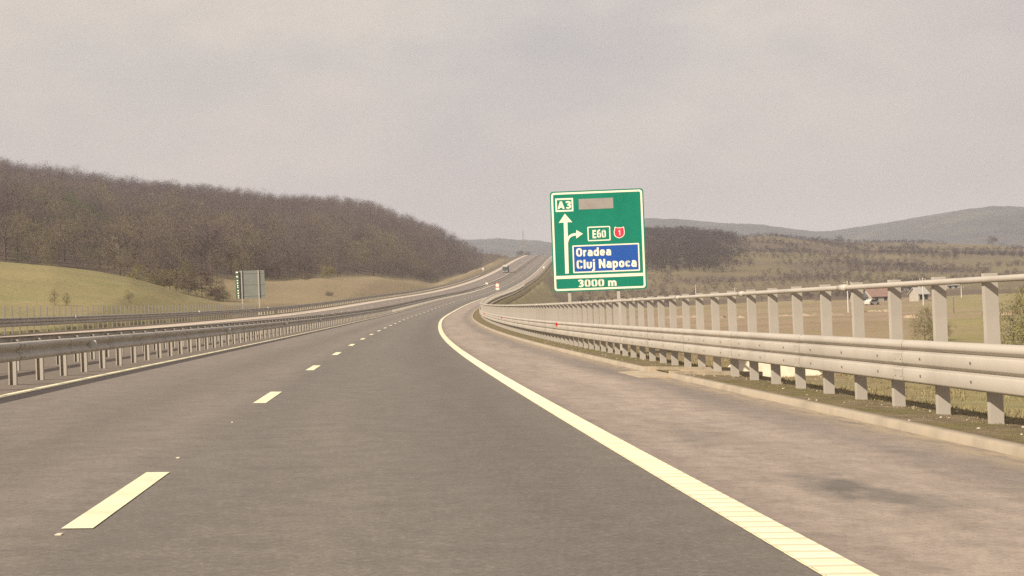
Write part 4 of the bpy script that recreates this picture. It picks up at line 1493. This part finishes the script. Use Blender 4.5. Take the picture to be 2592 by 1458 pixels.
def bush(px, py_base, py_top, r, label, mat, var=0, sxy=1.0, name='bush', cat='bush', group=None, tr=False):
    x_, y_, z_ = place(px, r)
    H = (py_base - py_top) / F * r
    return tree(name, label, cat, x_, y_, z_, H, (VAR if tr else BUSH)[var], group, 'crown', 'trunk' if tr else 'stem', sxy, mat)


bush(512, 778, 708, 262, 'large dark brown bramble bush at the end of the green field', M_DARKB, 0, 1.35)
bush(478, 774, 722, 266, 'reddish brown bramble bush just left of the large dark one', M_BROWNB, 2, 1.3)
bush(418, 770, 726, 262, 'leftmost brown bramble bush of the clump at the field end', M_FIELDB, 3, 1.4)
bush(548, 776, 738, 258, 'low dark bramble bush right of the large dark one', M_DARKB, 1, 1.5)
bush(448, 775, 716, 258, 'brown bramble bush second from the left in the clump at the field end', M_BROWNB, 1, 1.3)
bush(400, 760, 724, 258, 'low olive brown scrub at the left tip of the bramble clump', M_FIELDB, 2, 1.6)
bush(432, 768, 708, 275, 'olive brown scrub behind the left brambles', M_FIELDB, 1, 1.5)
bush(536, 768, 718, 280, 'brown scrub behind the low dark bramble', M_BROWNB, 3, 1.5)
bush(566, 776, 750, 262, 'low tan scrub at the right tip of the bramble clump', M_FIELDB, 0, 2.0)
bush(470, 762, 688, 300, 'tall thin leafless bush behind the brambles at the field end', M_FIELDB, 2, 1.1)
bush(139, 788, 746, 140, 'small leafless shrub on a thin stem in the green field, leftmost of three', M_FIELDB, 0, .9, 'shrub', 'shrub', None, True)
bush(170, 788, 750, 140, 'small leafless shrub on a thin stem in the green field, middle of three', M_FIELDB, 3, .9, 'shrub', 'shrub', None, True)
bush(327, 786, 748, 158, 'small leafless shrub in the green field, rightmost of three', M_FIELDB, 5, 1.0, 'shrub', 'shrub', None, True)
bush(352, 724, 674, 300, 'yellow green budding tree over the crest of the green field', M_OLIVE, 0, 1.2, 'budding_tree', 'tree')
bush(832, 736, 698, 420, 'rounded olive tree standing in front of the wood above the far guardrail', M_OLIVE, 1, 1.2, 'budding_tree', 'tree')
bush(835, 752, 738, 330, 'small dark bush on the brown meadow below the olive tree', M_DARKB, 2, 1.8)
bush(776, 745, 722, 400, 'low brown bush on the brown meadow left of the olive tree', M_BROWNB, 3, 1.5)
bush(118, 686, 655, 300, 'pale olive bush peeping over the green field crest', M_OLIVE, 2, 2.2)
bush(2338, 868, 778, 80, 'dark green bush below the utility pole behind the guardrail', M_DKGR, 0, .9)
bush(2372, 868, 800, 78, 'low olive bush beside the dark green one behind the guardrail', M_FIELDB, 1, 1.2)
bush(2562, 880, 728, 64, 'tall yellow green bush rising behind the guardrail at the right edge', M_DKGR, 2, .95)
bush(2640, 890, 700, 60, 'large yellow green bush partly cut by the right edge', M_OLIVE, 3, 1.0)
bush(2519, 632, 604, 1380, 'lone dark tree on the skyline of the right hill', M_DARKB, 1, 1.0, 'skyline_tree', 'tree')
bush(2131, 618, 600, 1320, 'small dark tree on the skyline left of the lone one', M_DARKB, 2, 1.2, 'skyline_tree', 'tree')
bush(1322, 652, 636, 1262, 'dark bush at the far crest left of the mast', M_DARKB, 0, 1.6)
bush(1340, 651, 637, 1275, 'dark bush at the far crest right of the mast', M_DARKB, 3, 1.5)
bush(2170, 800, 780, 220, 'low brown bush beside the dirt bank', M_BROWNB, 1, 1.8)


# ------------------------------------------------------------------ dirt banks, grass and stones on the verge
def dirt_bank(pts, r, w, h, label):
    """low irregular heap of pale soil along a line"""
    P = [place(px, r_) for px, r_ in pts]
    m_ = MB()
    n = 26
    rows = []
    for i in range(n):
        f_ = i / (n - 1) * (len(P) - 1)
        a, b_ = P[int(f_)], P[min(int(f_) + 1, len(P) - 1)]
        t_ = f_ - int(f_)
        c = [a[k_] * (1 - t_) + b_[k_] * t_ for k_ in range(3)]
        hh = h * (0.35 + random.random()) * min(1, 4 * min(i, n - 1 - i) / n + .1)
        rows.append([(c[0], c[1] - w, c[2] - .3), (c[0] + random.uniform(-.3, .3), c[1] - w * .4, c[2] + hh * .8), (c[0], c[1] + w * .2, c[2] + hh), (c[0], c[1] + w, c[2] - .3)])
    m_.add([q for rr_ in rows for q in rr_], [(i * 4 + j, (i + 1) * 4 + j, (i + 1) * 4 + j + 1, i * 4 + j + 1) for i in range(n - 1) for j in range(3)])
    tag(m_.build('dirt_bank', M_PALED, smooth=True), label, 'dirt bank')


M_PALED = plain('pale_dug_earth', (0.33, 0.255, 0.18), .95, 0, .16, .6)
M_PALED.node_tree.nodes['Principled BSDF'].inputs['Specular IOR Level'].default_value = .05
dirt_bank([(1950, 300), (2050, 296), (2150, 300)], 300, 1.8, .45, 'pale heap of dug earth stretching across the field below the utility pole')
dirt_bank([(1640, 330), (1720, 335), (1800, 330)], 330, 2.0, .45, 'pale heap of dug earth seen between posts right of the green sign')
dirt_bank([(1815, 300), (1850, 302), (1890, 300)], 300, 1.6, .45, 'short bright heap of dug earth between the two longer heaps')
dirt_bank([(2190, 330), (2240, 322), (2275, 318)], 320, 3.0, .5, 'pale bank of earth beside the village track')
dirt_bank([(2285, 200), (2330, 198)], 200, .9, .4, 'thin pale streak of earth left of the dark green bush')
dirt_bank([(2480, 190), (2570, 186)], 190, .9, .4, 'thin pale streak of earth by the bushes at the right edge')


def verge_grass():
    n = 26000
    s = rng.uniform(9, 95, n)
    u = 3.6 + np.abs(rng.normal(0, 5.5, n))
    P = rd(s, u)
    f = fbm(P[:, 0] / 1.2, P[:, 1] / 1.2, 15)
    ok = (f > .40) & (rng.uniform(0, 1, n) < np.clip((u - 3.4) / 1.5, .25, 1))
    P = P[ok]; u = u[ok]; s = s[ok]
    gz = ground_z(P[:, 0], P[:, 1])
    prof = np.interp(u, [3.28, 3.7, 4.4, 5.2, 6.0, 7.4], [0.06, 0.05, 0.03, -0.03, -0.28, -1.15])
    z = np.maximum(gz, rd(s, u)[:, 2] + prof)
    P[:, 2] = z
    Vs, T = [], []
    nb = 7
    for q in range(nb):
        a = rng.uniform(0, 6.28, len(P)); l = rng.uniform(.015, .05, len(P)) * np.clip((u - 3.2) / 1.6, .5, 1.6); lean = rng.uniform(.2, .9, len(P))
        base = P + np.stack([rng.normal(0, .05, len(P)), rng.normal(0, .05, len(P)), np.full(len(P), -.01)], -1)
        d = np.stack([np.cos(a), np.sin(a), np.zeros_like(a)], -1)
        sd = np.stack([-np.sin(a), np.cos(a), np.zeros_like(a)], -1) * .007
        tip = base + d * (l * lean)[:, None] + A([0, 0, 1]) * l[:, None]
        Vs.append(np.stack([base - sd, base + sd, tip], 1)); T.append(np.repeat(rng.uniform(0, 1, len(P)), 3).reshape(-1, 3))
    V = np.concatenate(Vs).reshape(-1, 3); tt = np.concatenate(T).ravel()
    m, t, p = material('verge_grass_blades', .9, 0, .1)
    lk(t, ramp(t, N(t, 'ShaderNodeAttribute', attribute_name='tint').outputs['Fac'], [(0, (.165, .145, .065)), (.5, (.26, .21, .105)), (1, (.34, .27, .16))]), p.inputs['Base Color'])
    o = link('grass', np_mesh('grass', V, np.arange(len(V)).reshape(-1, 3), m, {'tint': tt}), None)
    o['kind'] = 'stuff'
    # scattered pale stones
    mb = MB()
    for i in range(260):
        s_ = random.uniform(10, 70); u_ = random.choice([random.uniform(3.4, 4.6), random.uniform(4, 8)])
        q = rd(s_, u_); pz_ = np.interp(u_, [3.28, 3.7, 4.4, 5.2, 6.0, 7.4], [0.06, 0.05, 0.03, -0.03, -0.28, -1.15])
        zz = max(float(ground_z(q[0], q[1])[0]), q[2] + pz_)
        k_ = random.uniform(.008, .028)
        vs = [(q[0] + k_ * random.uniform(.7, 1.3) * a_, q[1] + k_ * random.uniform(.7, 1.3) * b_, zz + k_ * random.uniform(.5, .9) * c_) for a_, b_, c_ in ((1, 0, 0), (0, 1, 0), (-1, 0, 0), (0, -1, 0), (0, 0, 1), (0, 0, -1))]
        mb.add(vs, [(0, 1, 4), (1, 2, 4), (2, 3, 4), (3, 0, 4), (1, 0, 5), (2, 1, 5), (3, 2, 5), (0, 3, 5)])
    o = mb.build('gravel', plain('pale_stone', (.42, .36, .28), .9, 0, .2, 20))
    o['kind'] = 'stuff'
    # small pale chips lying on the lanes
    for px, py, sz in ((150, 1353, .019), (451, 1159, .016), (588, 1069, .010)):
        dx, dy, tz = ray(px, py)
        r_ = 1.0
        for _ in range(40):
            s_, u_ = nearest_su(A([dx * r_]), A([dy * r_]))
            zr = rd(s_[0], u_[0])[2]
            r_ = (zr - CAMZ) / tz
        mb = MB(); mb.prism([(-sz, -.03), (sz * .8, -.035), (sz, .02), (-sz * .7, .03)], lambda a, b_, d: (dx * r_ + a, dy * r_ + b_, zr + d), 0.0, .005)
        tag(mb.build('paint_chip', M_OLDP), {150: 'largest pale chip on the asphalt just before the nearest lane dash', 451: 'pale chip on the asphalt just past the nearest lane dash', 588: 'smallest pale chip on the asphalt between the two nearest lane dashes'}[px], 'chip')


verge_grass()

# ------------------------------------------------------------------ air
hz = MB()
hz.box((0, 2150, 130), (6400, 5700 + 900, 300))
mh = bpy.data.materials.new('haze_air')
mh.use_nodes = True
mh.node_tree.nodes.clear()
oo = N(mh.node_tree, 'ShaderNodeOutputMaterial')
pv = N(mh.node_tree, 'ShaderNodeVolumePrincipled')
pv.inputs['Color'].default_value = (0.80, 0.81, 0.90, 1)
pv.inputs['Density'].default_value = 0.00018
lk(mh.node_tree, pv.outputs[0], oo.inputs['Volume'])
o = hz.build('haze', mh)
o['kind'] = 'stuff'
